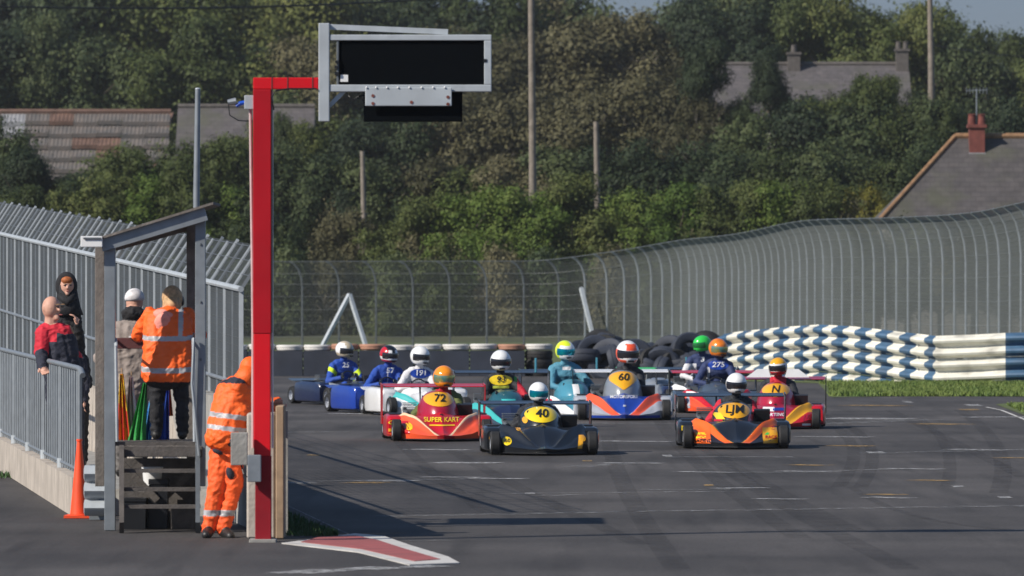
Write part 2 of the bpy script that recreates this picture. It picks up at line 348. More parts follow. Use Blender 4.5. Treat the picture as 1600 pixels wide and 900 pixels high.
# low painted kerb at the end of the pit exit island
def kerb(name, poly, m, z0, z1):
    mb = MB(); mb.prism([V(p.x, p.y, z0) for p in poly], (0,0,z1-z0)); return mb.build(name, M[m], KB)
KB = bpy.data.objects.new('painted_kerb', None); C.objects.link(KB)
tag(KB, 'low red painted kerb with worn white edges in front of the red gantry pole', 'kerb')
out = [G(440,849), G(560,863), G(640,883), G(718,880), G(700,870), G(640,852), G(600,838), G(555,834)]
kerb('white_edging', out, 'kerb_w', -.02, .004)
kerb('red_panel', [G(470,848), G(565,859), G(648,878), G(688,875), G(630,858), G(590,845), G(555,838), G(500,840)], 'kerb_r', .0045, .0085)
# tufts of grass: stuff
def blades(name, n, fn, h, m, label, seed=1, wd=.012):
    r = np.random.RandomState(seed); vs = []; fs = []
    for i in range(n):
        p = fn(r); a = r.rand()*6.28; hh = h*(.5+r.rand()); dx, dy = math.cos(a)*wd, math.sin(a)*wd
        lx, ly = r.randn()*.35*hh, r.randn()*.35*hh
        vs += [(p[0]-dx, p[1]-dy, p[2]), (p[0]+dx, p[1]+dy, p[2]), (p[0]+lx, p[1]+ly, p[2]+hh)]; fs.append((3*i, 3*i+1, 3*i+2))
    o = MB().add(vs, fs).build(name, m); tag(o, label, 'grass', kind='stuff'); return o
M['blade'] = mat('grass_blades', (.07,.13,.02), .7, 0, .3, 1.2, col2=(.16,.2,.04))
M['blade_dk'] = mat('weeds', (.03,.08,.015), .7, 0, .4, 6)
def f_verge(r):
    y = 139+r.rand()**1.3*16; x0 = (1278-800)/F*156 if y > 150 else (1296-800)/F*y; x = x0+r.rand()*(11-x0); return (x, y, 0)
blades('verge_grass', 26000, f_verge, .07, M['blade'], 'bright green grass along the foot of the striped barrier', 3, .02)
blades('infield_tufts', 5000, lambda r: (lambda y: ((1565+(132-y)*3.6-800)/F*y+r.rand()*1.4, y, 0))(117+r.rand()*13), .05, M['blade'], 'small wedge of grass inside the white track edge line at the right', 4, .02)
def f_weeds(r):
    u = r.rand(); q = G(442+u*85, 838-r.rand()*(1-u)*40); return (q.x, q.y, 0)
blades('roadside_weeds', 1500, f_weeds, .045, M['blade_dk'], 'dark weeds growing in the shade behind the painted kerb', 5, .008)
def f_w2(r):
    q = G(rnd.choice([20,38,70]), 768, 0) if False else G([18,37,66][r.randint(3)], [745,760,790][r.randint(1)]+0, 0); return (q.x+r.randn()*.09, q.y+r.randn()*.3, 0)
blades('wall_foot_weeds', 500, f_w2, .06, M['blade_dk'], 'tiny weeds at the foot of the low concrete pit wall', 6, .008)

# ------------------------------------------------------------------ gantry: red pole with display
gt = thing('light_gantry', 'tall red steel pole with an arm carrying a blank black display board', 'gantry', G(410,846)); D0 = gt.location.y
gx, gy = gt.location.x, gt.location.y
def lp(x, y, D=None): p = P(x, y, D or D0); return p-gt.location
def gbox(x0, y0, x1, y1, depth, m, name, parent=None, dy=0, bev=.006, off=None):
    a, b = lp(x0, y0), lp(x1, y1); mb = MB()
    mb.box(((a.x+b.x)/2, dy, (a.z+b.z)/2), (abs(b.x-a.x), depth, abs(a.z-b.z)))
    o = mb.build(name, M[m], parent or gt)
    if bev: md = o.modifiers.new('b', 'BEVEL'); md.width = bev; md.segments = 2
    return o
gbox(396,140,424,521,.15,'red','upper_pole'); gbox(397,521,423,712,.14,'red_b','middle_pole'); gbox(399,712,424,846,.13,'red_d','lower_pole')
gbox(396,121.5,498,139.5,.13,'red_b','arm')
for x in (424.5, 449, 488): gbox(x,121,x+1.5,140.2,.137,'maroon','arm_joint',bev=0)
gbox(390,842,432,849,.3,'concrete_gr','base_plate')
gbox(498,36.5,515,190,.1,'galv_lt','sign_post',dy=-.02)
mb = MB(); mb.beam(lp(514,42), lp(700,50), .06, .045); mb.build('top_beam', M['galv_lt'], gt)
gbox(515,54.5,768,63.5,.12,'galv_lt','frame_top_rail'); gbox(515,132.5,768,143.5,.12,'galv_lt','frame_bottom_rail')
gbox(756.5,63.6,768,132.4,.12,'galv_lt','frame_side_rail'); gbox(526,63.6,530,132.4,.1,'galv_dk','frame_side_rail')
dp = gbox(530.2,63.8,756.2,132.2,.09,'panel_black','display_panel',dy=.01)
gbox(532,117,544,128,.006,'white','sticker',dp,dy=-.039,bev=0)
for x, y in ((527,97),(526,105),(527,115),(758,95)): 
    a = lp(x, y); mb = MB(); mb.box((a.x, -.05, a.z), (.03,.03,.025)); mb.build('latch', M['black'], gt)
gbox(568,143.8,722.5,190,.1,'panel_black','lower_board',dy=.03); 
pl = gbox(571,137,706,166,.012,'galv_lt','backing_plate',dy=-.075)
for x in (571,586,603,620,638,657,675,693): 
    a = lp(x+2, 137); mb = MB(); mb.ell((a.x, -.085, a.z), (.009,.008,.009), 8, 5); mb.build('bolt', M['white'], pl)
for x, y in ((583,150),(583,162),(643,160),(700,152),(700,163)):
    a = lp(x, y); mb = MB(); mb.lathe([(0,-.004),(.014,-.004),(.012,0),(0,0)], (a.x, -.082, a.z), 'y', 10); mb.build('rusty_bolt', M['brick'], pl)
mb = MB(); mb.beam(lp(514,166), lp(538,142), .04, .035); mb.build('brace', M['galv_lt'], gt)
mb = MB(); mb.tube([lp(424,172)+V(.02,-.05,0), lp(425,152)+V(0,-.08,0), lp(432,142)+V(0,-.08,0), lp(450,139)+V(0,-.08,0), lp(495,139)+V(0,-.08,0)], .007, 6)
mb.tube([lp(425.5,172)+V(0,-.08,0), lp(426,300)+V(0,-.08,0), lp(425.5,520)+V(0,-.08,0)], .005, 6)
mb.build('cable', M['black'], gt)
mb = MB(); mb.tube([lp(540,144), lp(547,152)+V(0,-.05,0), lp(553,156)+V(0,-.05,0), lp(560,151)+V(0,-.05,0), lp(567,149)], .005, 6); mb.build('cable', M['black'], gt)
mb = MB(); mb.tube([lp(391,168), lp(392,250), lp(394,400), lp(395,520)], .012, 8); mb.tube([lp(395,520), lp(395,700)], .012, 8); mb.build('conduit', mat('pink_conduit', (.55,.4,.4), .5), gt)
mb = MB(); mb.tube([lp(425.5,140), lp(425.7,700)], .008, 8); mb.build('edge_trim', M['white'], gt)
gbox(382,149,397,171,.09,'galv_lt','junction_box')
mb = MB(); mb.tube([lp(382,160), lp(374,162), lp(369,166)], [.016,.02,.014], 8); mb.build('plug', mat('blue_plug', (.01,.08,.5), .4), gt)
mb = MB(); mb.tube([lp(369,158), lp(356,160)], [.03,.024], 8); mb.build('socket', M['galv'], gt)
mb = MB(); mb.tube([lp(357,164), lp(359,180), lp(372,188), lp(384,189), lp(395,189)], .005, 6); mb.build('cable', M['black'], gt)
gbox(362,675,388,726,.1,'concrete_gr','control_box',dy=-.16); gbox(388,710,409,752,.1,'galv','switch_box',dy=-.16)
mb = MB(); mb.tube([lp(378,726)+V(0,-.16,0), lp(382,740)+V(0,-.2,0), lp(389,745)+V(0,-.2,0), lp(390,735)+V(0,-.2,0)], .007, 6); mb.build('cable', M['black'], gt)

blk = thing('end_block', 'concrete wall end with a tan timber board behind the red pole foot', 'wall', G(412,843)); blk.location.y += .0
bx, by = blk.location.x, blk.location.y
s_ = F/(by+.35)
mb = MB(); mb.box((-.03,.45,.53), (.24,.5,1.06)); o = mb.build('concrete_core', M['concrete'], blk); md = o.modifiers.new('b','BEVEL'); md.width = .015
mb = MB(); mb.box((.13,.45,.56), (.07,.56,1.12)); o = mb.build('timber_board', M['wood_tan'], blk); md = o.modifiers.new('b','BEVEL'); md.width = .008
# ------------------------------------------------------------------ tall pit fence on a solid concrete base
def zf(t, a, b): return a+(b-a)*t
A0, B0 = V(-9.0,120,0), V(-2.49,70.6,0)      # far left end, near end
tf = thing('pit_fence', 'tall galvanised steel fence with inward leaning top bars along the pit wall', 'fence', B0)
Lf = (A0-B0).length
def fp(s): 
    q = B0.lerp(A0, s/Lf)-B0; D = q.y+B0.y; k = (D-72)/33
    # slight swell so the row follows the slope of the paddock
    return q, 2.12+.66*min(k, 1.2), 1.24+.50*min(k, 1.2), .30+.40*min(k, 1.2)
posts = []
npost = 64
post_sp = Lf/npost
EXT = V(.27, -.02, .41)
mbp_cache = {}
for i in range(npost+1):
    q, zb, zm, z0 = fp(i*post_sp)
    wd = .042 if i % 2 == 0 else .03
    mb = MB(); mb.beam(V(q.x,q.y,z0), V(q.x,q.y,zb), wd, wd, up=(0,1,0)); mb.build('post', M['galv_lt' if i % 2 == 0 else 'galv'], tf)
    mb = MB(); mb.beam(V(q.x,q.y,zb), V(q.x,q.y,zb)+EXT*(1 if i % 2 == 0 else .92), .03, .03, up=(0,1,0)); mb.build('leaning_bar', M['galv_lt' if i % 3 else 'galv'], tf)
mbr = MB(); mbm = MB(); mbw = MB(); mbe = MB()
n = 60; ps = [fp(Lf*i/n) for i in range(n+1)]
mbr.tube([V(q.x,q.y-.05,zb) for q,zb,zm,z0 in ps], .028, 8); mbr.build('top_rail', M['galv_lt'], tf, smooth=True)
mbm.tube([V(q.x,q.y-.05,zm) for q,zb,zm,z0 in ps], .02, 8); mbm.build('middle_rail', M['galv'], tf, smooth=True)
for k in range(3):
    mb = MB(); mb.tube([V(q.x,q.y-.02,zb)+EXT*(.3+.3*k) for q,zb,zm,z0 in ps], .0045, 5); mb.build('strand_wire', M['galv_dk'], tf)
nw = int(Lf/.05)
for i in range(nw):
    q, zb, zm, z0 = fp(Lf*i/nw); mbw.beam(V(q.x,q.y,z0), V(q.x,q.y,zb), .005, .005, up=(0,1,0))
    if i % 2 == 0: mbw.beam(V(q.x,q.y,zb), V(q.x,q.y,zb)+EXT*.95, .005, .005, up=(0,1,0))
for k in range(24):
    mbw.tube([V(q.x,q.y,z0+(zb-z0)*k/24) for q,zb,zm,z0 in ps[::4]], .003, 3, cap=False)
tag(mbw.build('mesh_wires', M['wire'], tf), kind='stuff')
# solid base under the fence, in cast segments
bw = thing('pit_barrier', 'pale concrete barrier blocks standing under the tall leaning top fence', 'wall', B0)
nb = 24
for i in range(nb):
    q0, _, _, z0 = fp(Lf*i/nb+.02); q1, _, _, z1 = fp(Lf*(i+1)/nb-.02); mb = MB()
    d = (q1-q0).normalized(); nn = V(d.y, -d.x, 0)*.12
    if nn.x < 0: nn = -nn
    vs = [q0-nn, q0+nn, q1+nn, q1-nn]; vs2 = [V(p.x,p.y,zt) for p, zt in zip([q0-nn*.7, q0+nn*.7, q1+nn*.7, q1-nn*.7], (z0+.45,z0+.45,z1+.45,z1+.45))]
    vs = [V(p.x,p.y,0) for p in vs]
    mb.add(vs+vs2, [(0,3,2,1),(4,5,6,7),(0,1,5,4),(1,2,6,5),(2,3,7,6),(3,0,4,7)]); mb.build('concrete_block', M['concrete'], bw)

sw = thing('pit_wall', 'solid grey concrete pit wall running back from the red pole beneath the fence', 'wall', (-2.02, 65.75, 0))
for i in range(14):
    a = V(-.115*i*1.9, i*1.9+.01, 0); b = V(-.115*(i+1)*1.9, (i+1)*1.9-.01, 0); mb = MB(); mb.prism([a+V(-.1,0,0), a+V(.1,0,0), b+V(.1,0,0), b+V(-.1,0,0)], (0,0,1.06+.012*i)); mb.build('wall_section', M['concrete_gr'], sw)
# ------------------------------------------------------------------ low wall with railing on the left
W1 = G(113,807); W0 = W1+V(-1.71,15.9,0)*1.7
lw = thing('low_wall', 'low pale concrete wall carrying the galvanised railing on the left', 'wall', W1)
nb = 10; dW = (W0-W1)/nb; nrm = V(-dW.y, dW.x, 0).normalized(); 
if nrm.x < 0: nrm = -nrm
ht = .36
for i in range(nb):
    a = dW*i+dW.normalized()*.004; b = dW*(i+1)-dW.normalized()*.004; mb = MB(); h1 = ht+rnd.uniform(-.006,.006)
    mb.prism([a, b, b+nrm*.13, a+nrm*.13], (0,0,h1)); mb.build('wall_section', M['concrete'], lw)
pave = [W1+nrm*.22, W0+nrm*.22, V(-11,125,0), V(-9.2,120,0), B0+V(-.1,0,0), V(-2.6,68.6,0), V(-3.0,68.2,0)]
mb = MB(); mb.prism([V(p.x,p.y,-.01) for p in [W1+nrm*.135+V(-.06,.6,0), W0+nrm*.135, V(-11.5,125,0), V(-9.25,120,0), B0+V(-.17,.2,0)]], (0,0,.25)); tag(mb.build('pit_path', M['concrete_gr']), kind='structure')
rl = thing('railing', 'grey galvanised pedestrian railing of upright bars fixed on the low wall', 'railing', W1+V(0,0,ht))
R1 = V(.0,.05,0); R0 = W0-W1; RH = 1.0
def rp(t): return R1.lerp(R0, t)+nrm*.065
RL = (R1-R0).length; nbars = 62
for i in range(nbars+1):
    t = i/nbars; q = rp(t); big = i % 8 == 0; r = .022 if big else .0125
    mb = MB(); mb.tube([V(q.x,q.y,-.0 if big else .02), V(q.x,q.y,RH+(.0 if big else -.01))], r, 8); mb.build('post' if big else 'bar', M['galv'], rl, smooth=True)
    if big: mb = MB(); mb.lathe([(.04,0),(.04,.09),(.0,.09)], (q.x,q.y,0), 'z', 12); mb.build('foot_socket', M['galv_lt'], rl)
mb = MB(); mb.tube([rp(-.006)+V(.02,0,-.06+RH), rp(0)+V(.01,0,RH-.01), rp(.01)+V(0,0,RH), rp(.5)+V(0,0,RH), rp(1)+V(0,0,RH)], .026, 10); mb.build('handrail', M['galv'], rl, smooth=True)
mb = MB(); mb.tube([rp(0)+V(0,0,.06), rp(1)+V(0,0,.06)], .016, 8); mb.build('bottom_rail', M['galv'], rl, smooth=True)

# ------------------------------------------------------------------ marshals' post
hp = thing('marshal_post', 'open lean-to marshal stand of timber and galvanised posts with steps', 'marshal post', G(170,829)); HD = hp.location.y
def hl(x, y, D=HD): return P(x, y, D)-hp.location
def hbox(x0, y0, x1, y1, D, depth, m, name, parent=None, bev=.004):
    a, b = hl(x0, y0, D), hl(x1, y1, D); mb = MB(); mb.box(((a.x+b.x)/2, a.y+depth/2, (a.z+b.z)/2), (abs(b.x-a.x), depth, abs(a.z-b.z)))
    o = mb.build(name, M[m], parent or hp)
    if bev: md = o.modifiers.new('b','BEVEL'); md.width = bev; md.segments = 1
    return o
hbox(163,380,180,829,HD,.09,'galv','front_post'); hbox(305,330,321,760,HD+.02,.09,'galv','front_post')
hbox(148.5,386,163,760,HD+1.3,.1,'wood','back_post'); hbox(291.5,338,305,720,HD+1.35,.1,'wood','back_post')
mb = MB(); mb.beam(hl(158,383,HD-.03), hl(322,334,HD-.03), .06, .115); mb.build('roof_beam', M['galv'], hp)
mb = MB(); mb.beam(hl(152,392,HD+1.45), hl(318,346,HD+1.45), .06, .09); mb.build('roof_beam', M['wood'], hp)
a, b = hl(150,376,HD-.1), hl(333,319.5,HD-.1)
mb = MB(); mb.prism([a, b, b+V(0,0,.022), a+V(0,0,.022)], (0,1.7,.0)); mb.build('roof_sheet', M['wood'], hp)
hbox(126,369,160,386,HD-.12,.12,'white','floodlight'); hbox(130,371,158,374,HD-.135,.012,'galv_dk','floodlight_rib')
for i in range(3): hbox(312,380+i*90,315,384+i*90,HD+.01,.02,'galv_dk','bolt')
# deck planks and steps
dz = hl(190,690).z
for k in range(8):
    mb = MB(); mb.box((hl(250,690).x, .1+k*.16, dz-.02), (.86,.152,.035)); mb.build('deck_plank', M['wood_dk'], hp)
hbox(186,697,316,714,HD+.0,.05,'wood_dk','deck_fascia')
hbox(186,716,312,829,HD+.95,.03,'wood_dk','added_dark_panel')  # added dark panel, stands in for the shade beneath the deck
for k, (y, dd) in enumerate(((736,-.12),(765,-.3),(792,-.48))):
    a, b = hl(188,y,HD+dd), hl(312,y,HD+dd); 
    for j in range(2):
        mb = MB(); mb.box(((a.x+b.x)/2, a.y+.05+j*.1, a.z), (b.x-a.x,.09,.03)); mb.build('step_tread', M['wood_dk'], hp)
for x in (190,309):
    mb = MB(); mb.beam(hl(x,705,HD+.02), hl(x,826,HD-.6), .04, .16, up=(0,0,1)); mb.build('stringer', M['galv_dk' if x > 200 else 'wood_dk'], hp)
mb = MB(); mb.beam(hl(190,724,HD+.45), hl(246,782,HD+.45), .05, .06); mb.beam(hl(310,726,HD+.6), hl(250,785,HD+.6), .05, .06); mb.build('cross_brace', M['wood_dk'], hp)
for x in (183,304):
    mb = MB(); mb.tube([hl(x,690,HD+.0), hl(x-2,540,HD-.02), hl(x-2,530,HD+.05), hl(x-2,532,HD+1.2)], .014, 8); mb.build('handrail', M['galv_lt'], hp, smooth=True)
mb = MB(); mb.tube([hl(311,712,HD-.15), hl(300,600,HD-.1), hl(303,528,HD-.02)], .013, 8); mb.build('handrail', M['galv'], hp, smooth=True)
hbox(180,528,232,545,HD+1.12,.03,'maroon','lean_board'); hbox(232,528,316,545,HD+1.12,.03,'maroon','lean_board')
a = hl(212,528,HD+1.12); mb = MB(); mb.box((a.x, a.y+.0, a.z+.01), (.12,.1,.012)); mb.build('clipboard', M['white'], hp)
# dark plastic crates under the steps
for k, (x0,y0,x1,y1,mm,dd,lab) in enumerate(((192,778,228,832,'black',.35,'black plastic crate under the left of the marshal stand steps'),(232,748,262,832,'black',.5,'tall black bin under the middle of the marshal stand'),(266,790,305,830,'wood_dk',.42,'dark timber box under the right of the marshal stand'))):
    a, b = P(x0,y0,HD+dd), P(x1,y1,HD+dd); o = thing('storage_box', lab, 'box', ((a.x+b.x)/2, HD+dd, 0)); h_ = a.z; w_ = b.x-a.x
    mb = MB(); mb.box((0,.15,h_*.44), (w_*.94,.3,h_*.88), taper=1.04); mb.build('tub', M[mm], o)
    mb = MB(); mb.box((0,.15,h_*.94), (w_,.33,h_*.1)); mb.build('lid', M[mm], o)
a = P(238,735,HD+.7); bk = thing('white_bucket', 'white plastic bucket seen between the marshal stand steps', 'bucket', (a.x, a.y, 0.32))
mb = MB(); mb.lathe([(0,0),(.07,0),(.09,.2),(.095,.2),(.095,.215),(.085,.215),(.06,.01)], (0,0,0), 'z', 16); mb.build('tub', M['white'], bk, smooth=True)
mb = MB(); mb.box((0,0,-.16), (.25,.25,.318)); mb.build('stand_block', M['wood_dk'], bk)
# end of a steel rail barrier beside the stand
def wprof(h):        # W profile: depth, height pairs for one beam of height h
    return [(.0,-.5*h),(.0,-.46*h),(-.075,-.36*h),(-.085,-.27*h),(-.075,-.18*h),(-.01,-.07*h),(0,0),(-.01,.07*h),(-.075,.18*h),(-.085,.27*h),(-.075,.36*h),(0,.46*h),(0,.5*h)]
g0 = G(153,812); eb = thing('barrier_end', 'short stub of grey corrugated steel barrier beside the orange cone', 'barrier', g0)
for k in range(3):
    zc = .42-.155*k; mb = MB(); prof = [(-.0,-.075),(-.05,-.045),(-.075,0),(-.05,.045),(0,.075)]
    vs = []; fs = []
    xsn = [-.125,-.118,.02,.14]
    for i, x in enumerate(xsn):
        for (d, z) in prof: vs.append((x, d*(.5 if i == 0 else 1)-.05, zc+z*(.6 if i == 0 else 1)))
    for i in range(3):
        for j in range(4): fs.append((i*5+j, i*5+j+1, (i+1)*5+j+1, (i+1)*5+j))
    mb.add(vs, fs); mb.add([(x, .0, z) for x, y, z in vs], fs); mb.build('rail_fold', M['galv_lt'], eb, smooth=True)
mb = MB(); mb.box((.0,.04,.25), (.16,.08,.5)); mb.build('stub_post', M['galv'], eb)
# cone
cg = G(124,809); cn = thing('traffic_cone', 'tall faded orange traffic cone beside the steel barrier stub', 'cone', cg)
mb = MB(); mb.lathe([(.115,0),(.115,.03),(.085,.035),(.025,.66),(.022,.7),(.028,.7),(.028,.72),(.0,.72)], (0,0,0), 'z', 24); mb.build('cone_body', M['cone'], cn, smooth=True)
mb = MB(); mb.box((0,0,.012), (.27,.27,.024)); mb.build('base', M['cone'], cn)
# steel mast behind the stand
ms = thing('steel_mast', 'slim grey steel mast rising behind the marshal stand roof', 'mast', (P(307,700,70).x,70,0))
mb = MB(); mb.tube([(0,0,0), (0,0,P(305,300,70).z), (.012,0,P(308,139,70).z)], [.032,.03,.024], 10); mb.build('shaft', M['galv'], ms, smooth=True)
mb = MB(); mb.ell((.012,0,P(308,139,70).z), (.026,.026,.012), 10, 6); mb.build('cap', M['galv_lt'], ms)

# ------------------------------------------------------------------ flags leaning in the stand
def flag(x0, y0, x1, y1, D, cols, label, width=18, seed=0):
    r = random.Random(seed); a, b = P(x0, y0, D), P(x1, y1, D)
    o = thing('marshal_flag', label, 'flag', b, 0, 'rolled flags leaning inside the marshal stand'); a = a-b
    mb = MB(); mb.tube([V(0,.02,0), a+V(0,.02,.0)], .006, 6); mb.build('stick', M['wood_tan'], o)
    n, m_ = 14, 16; w_ = width/F*D
    mb = MB(); vs = []; 
    for i in range(m_+1):
        t = i/m_; c = V(0,0,0).lerp(a*.92, t)
        for j in range(n+1):
            u = j/n-.5; ww = w_*(1-.75*t)
            vs.append(c+V(u*ww, -.03-.025*math.sin(u*16+seed+t*2)-.01*math.cos(u*30), r.uniform(-.004,.004)))
    for i in range(m_):
        for j in range(n):
            k = 0 if len(cols) == 1 else int((math.sin(j*1.1+seed+i*.25)+1)/2*len(cols)*.999)
            mb.add([vs[i*(n+1)+j], vs[i*(n+1)+j+1], vs[(i+1)*(n+1)+j+1], vs[(i+1)*(n+1)+j]], [(0,1,2,3)], k)
    mb.build('cloth', cols, o, smooth='full')
fc = {k: mat('flag_'+k, c, .75, 0, .1, 9) for k, c in dict(yellow=(.8,.5,.02), red=(.65,.03,.02), white=(.55,.42,.42), green=(.03,.3,.06), blue=(.02,.08,.45), sky=(.05,.25,.55), orange=(.75,.15,.02)).items()}
flag(190,575,194,688,HD+.75,[fc['yellow'],fc['red']],'red and yellow striped flag furled at the left of the stand',22,1)
flag(205,580,206,688,HD+.8,[fc['white']],'pale pinkish white flag furled beside the striped one',24,2)
flag(228,590,214,688,HD+.7,[fc['green']],'green flag hanging beside the marshal in the orange coat',28,3)
flag(240,600,229,688,HD+.82,[fc['sky']],'light blue flag furled behind the marshal legs',16,4)
flag(262,596,252,688,HD+.85,[fc['blue']],'deep blue flag hanging between the marshal legs',26,5)
flag(264,590,265,650,HD+.95,[fc['orange']],'small orange flag behind the deep blue one',12,6)

# ------------------------------------------------------------------ bodies
def capsule(mb, p0, p1, r0, r1, n=10):
    p0, p1 = Vector(p0), Vector(p1); d = p1-p0
    if d.length < 1e-5: mb.ell(p0, (r0, r0, r0), n, 7); return
    u = d.normalized(); pts = []; rs = []
    for k in range(4):
        t = math.pi/2*(1-k/3.0)*.98; pts.append(p0-u*r0*math.sin(t)); rs.append(r0*math.cos(t))
    for k in range(4):
        t = math.pi/2*(k/3.0)*.98; pts.append(p1+u*r1*math.sin(t)); rs.append(r1*math.cos(t))
    mb.tube(pts, rs, n)
def body(name, caps, mats, voxel, parent, smooth_it=4, extra=None, recolor=None):
    """caps: (p0, p1, r0, r1, material index). One continuous remeshed skin, coloured by nearest limb."""
    mb = MB()
    for c in caps: capsule(mb, c[0], c[1], c[2], c[3])
    for e in (extra or []): mb.ell(e[0], e[1], 16, 10, rot=e[3] if len(e) > 3 else None)
    me = mb.mesh('tmp', mats[0]); o = bpy.data.objects.new('tmp', me); C.objects.link(o)
    md = o.modifiers.new('r', 'REMESH'); md.mode = 'VOXEL'; md.voxel_size = voxel
    ms_ = o.modifiers.new('s', 'SMOOTH'); ms_.iterations = smooth_it; ms_.factor = .5
    dg = bpy.context.evaluated_depsgraph_get(); dg.update()
    me2 = bpy.data.meshes.new_from_object(o.evaluated_get(dg)); bpy.data.objects.remove(o)
    me2.name = name; me2.materials.clear()
    for m in mats: me2.materials.append(m)
    nf = len(me2.polygons); cc = np.empty(nf*3); me2.polygons.foreach_get('center', cc); cc = cc.reshape(-1, 3)
    best = np.full(nf, 1e9); idx = np.zeros(nf, int)
    for c in caps:
        a, b = np.array(c[0]), np.array(c[1]); ab = b-a; l2 = max((ab**2).sum(), 1e-9)
        t = np.clip(((cc-a)@ab)/l2, 0, 1); d = np.linalg.norm(cc-(a+t[:,None]*ab), axis=1)-(c[2]+(c[3]-c[2])*t)
        k = d < best; best[k] = d[k]; idx[k] = c[4]
    for e in (extra or []):
        d = (np.linalg.norm((cc-np.array(e[0]))/np.array(e[1]), axis=1)-1)*min(e[1]); k = d < best; best[k] = d[k]; idx[k] = e[2]
    if recolor: idx = recolor(cc, idx)
    # creases in the clothing
    sk = set(k_ for k_, m_ in enumerate(mats) if m_.name.startswith(('skin', 'black_boots')))
    vm = np.zeros(len(me2.vertices), bool); vi = np.empty(len(me2.loops), np.int32); me2.loops.foreach_get('vertex_index', vi)
    lt = np.empty(nf, np.int32); me2.polygons.foreach_get('loop_total', lt); vm[vi[np.repeat(~np.isin(idx, list(sk)), lt)]] = True
    from mathutils import noise as mn
    amp = .009 if voxel < .012 else .005
    nvt = len(me2.vertices); co_ = np.empty(nvt*3); me2.vertices.foreach_get('co', co_); co_ = co_.reshape(-1, 3)
    no_ = np.empty(nvt*3); me2.vertex_normals.foreach_get('vector', no_); no_ = no_.reshape(-1, 3)
    if True:
        for k_ in np.nonzero(vm)[0]:
            c_ = V(*co_[k_]); q_ = V(c_.x*9+c_.z*3, c_.y*9, c_.z*14-c_.x*4); n1 = mn.noise(q_); n2 = mn.noise(q_*2.1+V(7,3,1))
            co_[k_] += no_[k_]*(amp*((1-abs(n1)*3.2)*.8+(.5-abs(n2)*2)*.6))
    me2.vertices.foreach_set('co', co_.ravel())
    me2.polygons.foreach_set('material_index', idx.astype(np.int32)); me2.polygons.foreach_set('use_smooth', [True]*nf); me2.update()
    ob = bpy.data.objects.new(name, me2); C.objects.link(ob); ob.parent = parent; return ob
def hand(p, dirv, side, mi, curl=.5, palm=None, s=1.0):
    """five-fingered hand: p wrist, dirv fingers direction, side vector across the palm"""
    d = Vector(dirv).normalized(); a = (Vector(side)-d*Vector(side).dot(d)).normalized(); nn = d.cross(a)
    out = [(p, p+d*.05*s, .026*s, .03*s, mi)]
    p1 = p+d*.075*s
    for k, l in enumerate((.068,.078,.072,.056)):
        b = p1+a*(k-1.5)*.022*s; c1 = b+(d*(1-curl*.4)+nn*curl*.6).normalized()*l*.5*s; c2 = c1+(d*(1-curl)+nn*curl*1.2).normalized()*l*.5*s
        out += [(p+d*.03*s+a*(k-1.5)*.016*s, b, .014*s, .011*s, mi), (b, c1, .0105*s, .009*s, mi), (c1, c2, .009*s, .0075*s, mi)]
    tb = p+d*.025*s-a*.03*s; t1 = tb+(d*.6-a*.7+nn*.2).normalized()*.035*s; t2 = t1+(d*.9-a*.1+nn*.4).normalized()*.03*s
    out += [(tb, t1, .015*s, .012*s, mi), (t1, t2, .011*s, .009*s, mi)]
    return out
def face(parent, c, fwd, s, hooded=False):
    f = Vector(fwd).normalized(); r = f.cross(V(0,0,1)).normalized()
    dk = M['cloth_black']
    for sg in (-1, 1):
        mb = MB(); mb.ell(c+f*.088*s+r*sg*.032*s+V(0,0,.01*s), (.014*s,.008*s,.007*s), 8, 5); mb.build('eye', dk, parent)
        mb = MB(); mb.ell(c+f*.092*s+r*sg*.032*s+V(0,0,.028*s), (.02*s,.008*s,.004*s), 8, 5); mb.build('eyebrow', M['hair_br'], parent)
    mb = MB(); mb.ell(c+f*.09*s+V(0,0,-.055*s), (.022*s,.008*s,.006*s), 8, 5); mb.build('mouth', mat('lips', (.35,.1,.09), .6), parent)
def headcaps(c, fwd, s, mi):
    f = Vector(fwd).normalized(); r = f.cross(V(0,0,1)).normalized()
    return [(c+f*.085*s+V(0,0,.008*s), c+f*.108*s+V(0,0,-.02*s), .011*s, .015*s, mi), (c+f*.06*s+V(0,0,-.07*s), c+f*.075*s+V(0,0,-.085*s), .03*s, .025*s, mi),
            (c+r*.082*s+V(0,0,.012*s), c+r*.086*s+V(0,0,-.018*s), .014*s, .01*s, mi), (c-r*.082*s+V(0,0,.012*s), c-r*.086*s+V(0,0,-.018*s), .014*s, .01*s, mi)]

# marshal in orange coat, seen from behind, leaning on the board
o = thing('person', 'marshal with light brown hair in long orange hi-viz coat and black trousers, back turned', 'person', (P(262,690,HD+.45).x, HD+.45, dz+hp.location.z), 0)
pz = 0
caps = []
for sg, fx in ((-1,-.10),(1,.13)):
    caps += [(V(fx,-.02,.05), V(fx,.1,.04), .045,.035,2), (V(fx,0,.08), V(fx*.95,0,.36), .052,.062,1), (V(fx*.95,0,.36), V(fx*.7,-.02,.66), .066,.088,1)]
caps += [(V(-.085,-.03,.6), V(-.09,.08,1.03), .145,.125,0), (V(.095,-.03,.6), V(.09,.08,1.03), .14,.125,0), (V(0,-.04,.6), V(0,.07,1.05), .16,.13,0), (V(-.15,-.02,.58), V(-.12,.0,.8), .09,.09,0), (V(.16,-.02,.58), V(.13,.0,.8), .09,.09,0),
         (V(0,.16,1.12), V(0,.22,1.2), .065,.055,3)]
for sg in (-1,1):
    e = V(sg*.27,.26,.92); hnd = V(sg*.17,.5,.93)
    caps += [(V(sg*.16,.14,1.09), e, .078,.062,0), (e, hnd, .058,.042,0)]+hand(hnd, V(-sg*.3,.9,-.1), V(1,0,0), 3, .6)
hc = V(.03,.24,1.24)
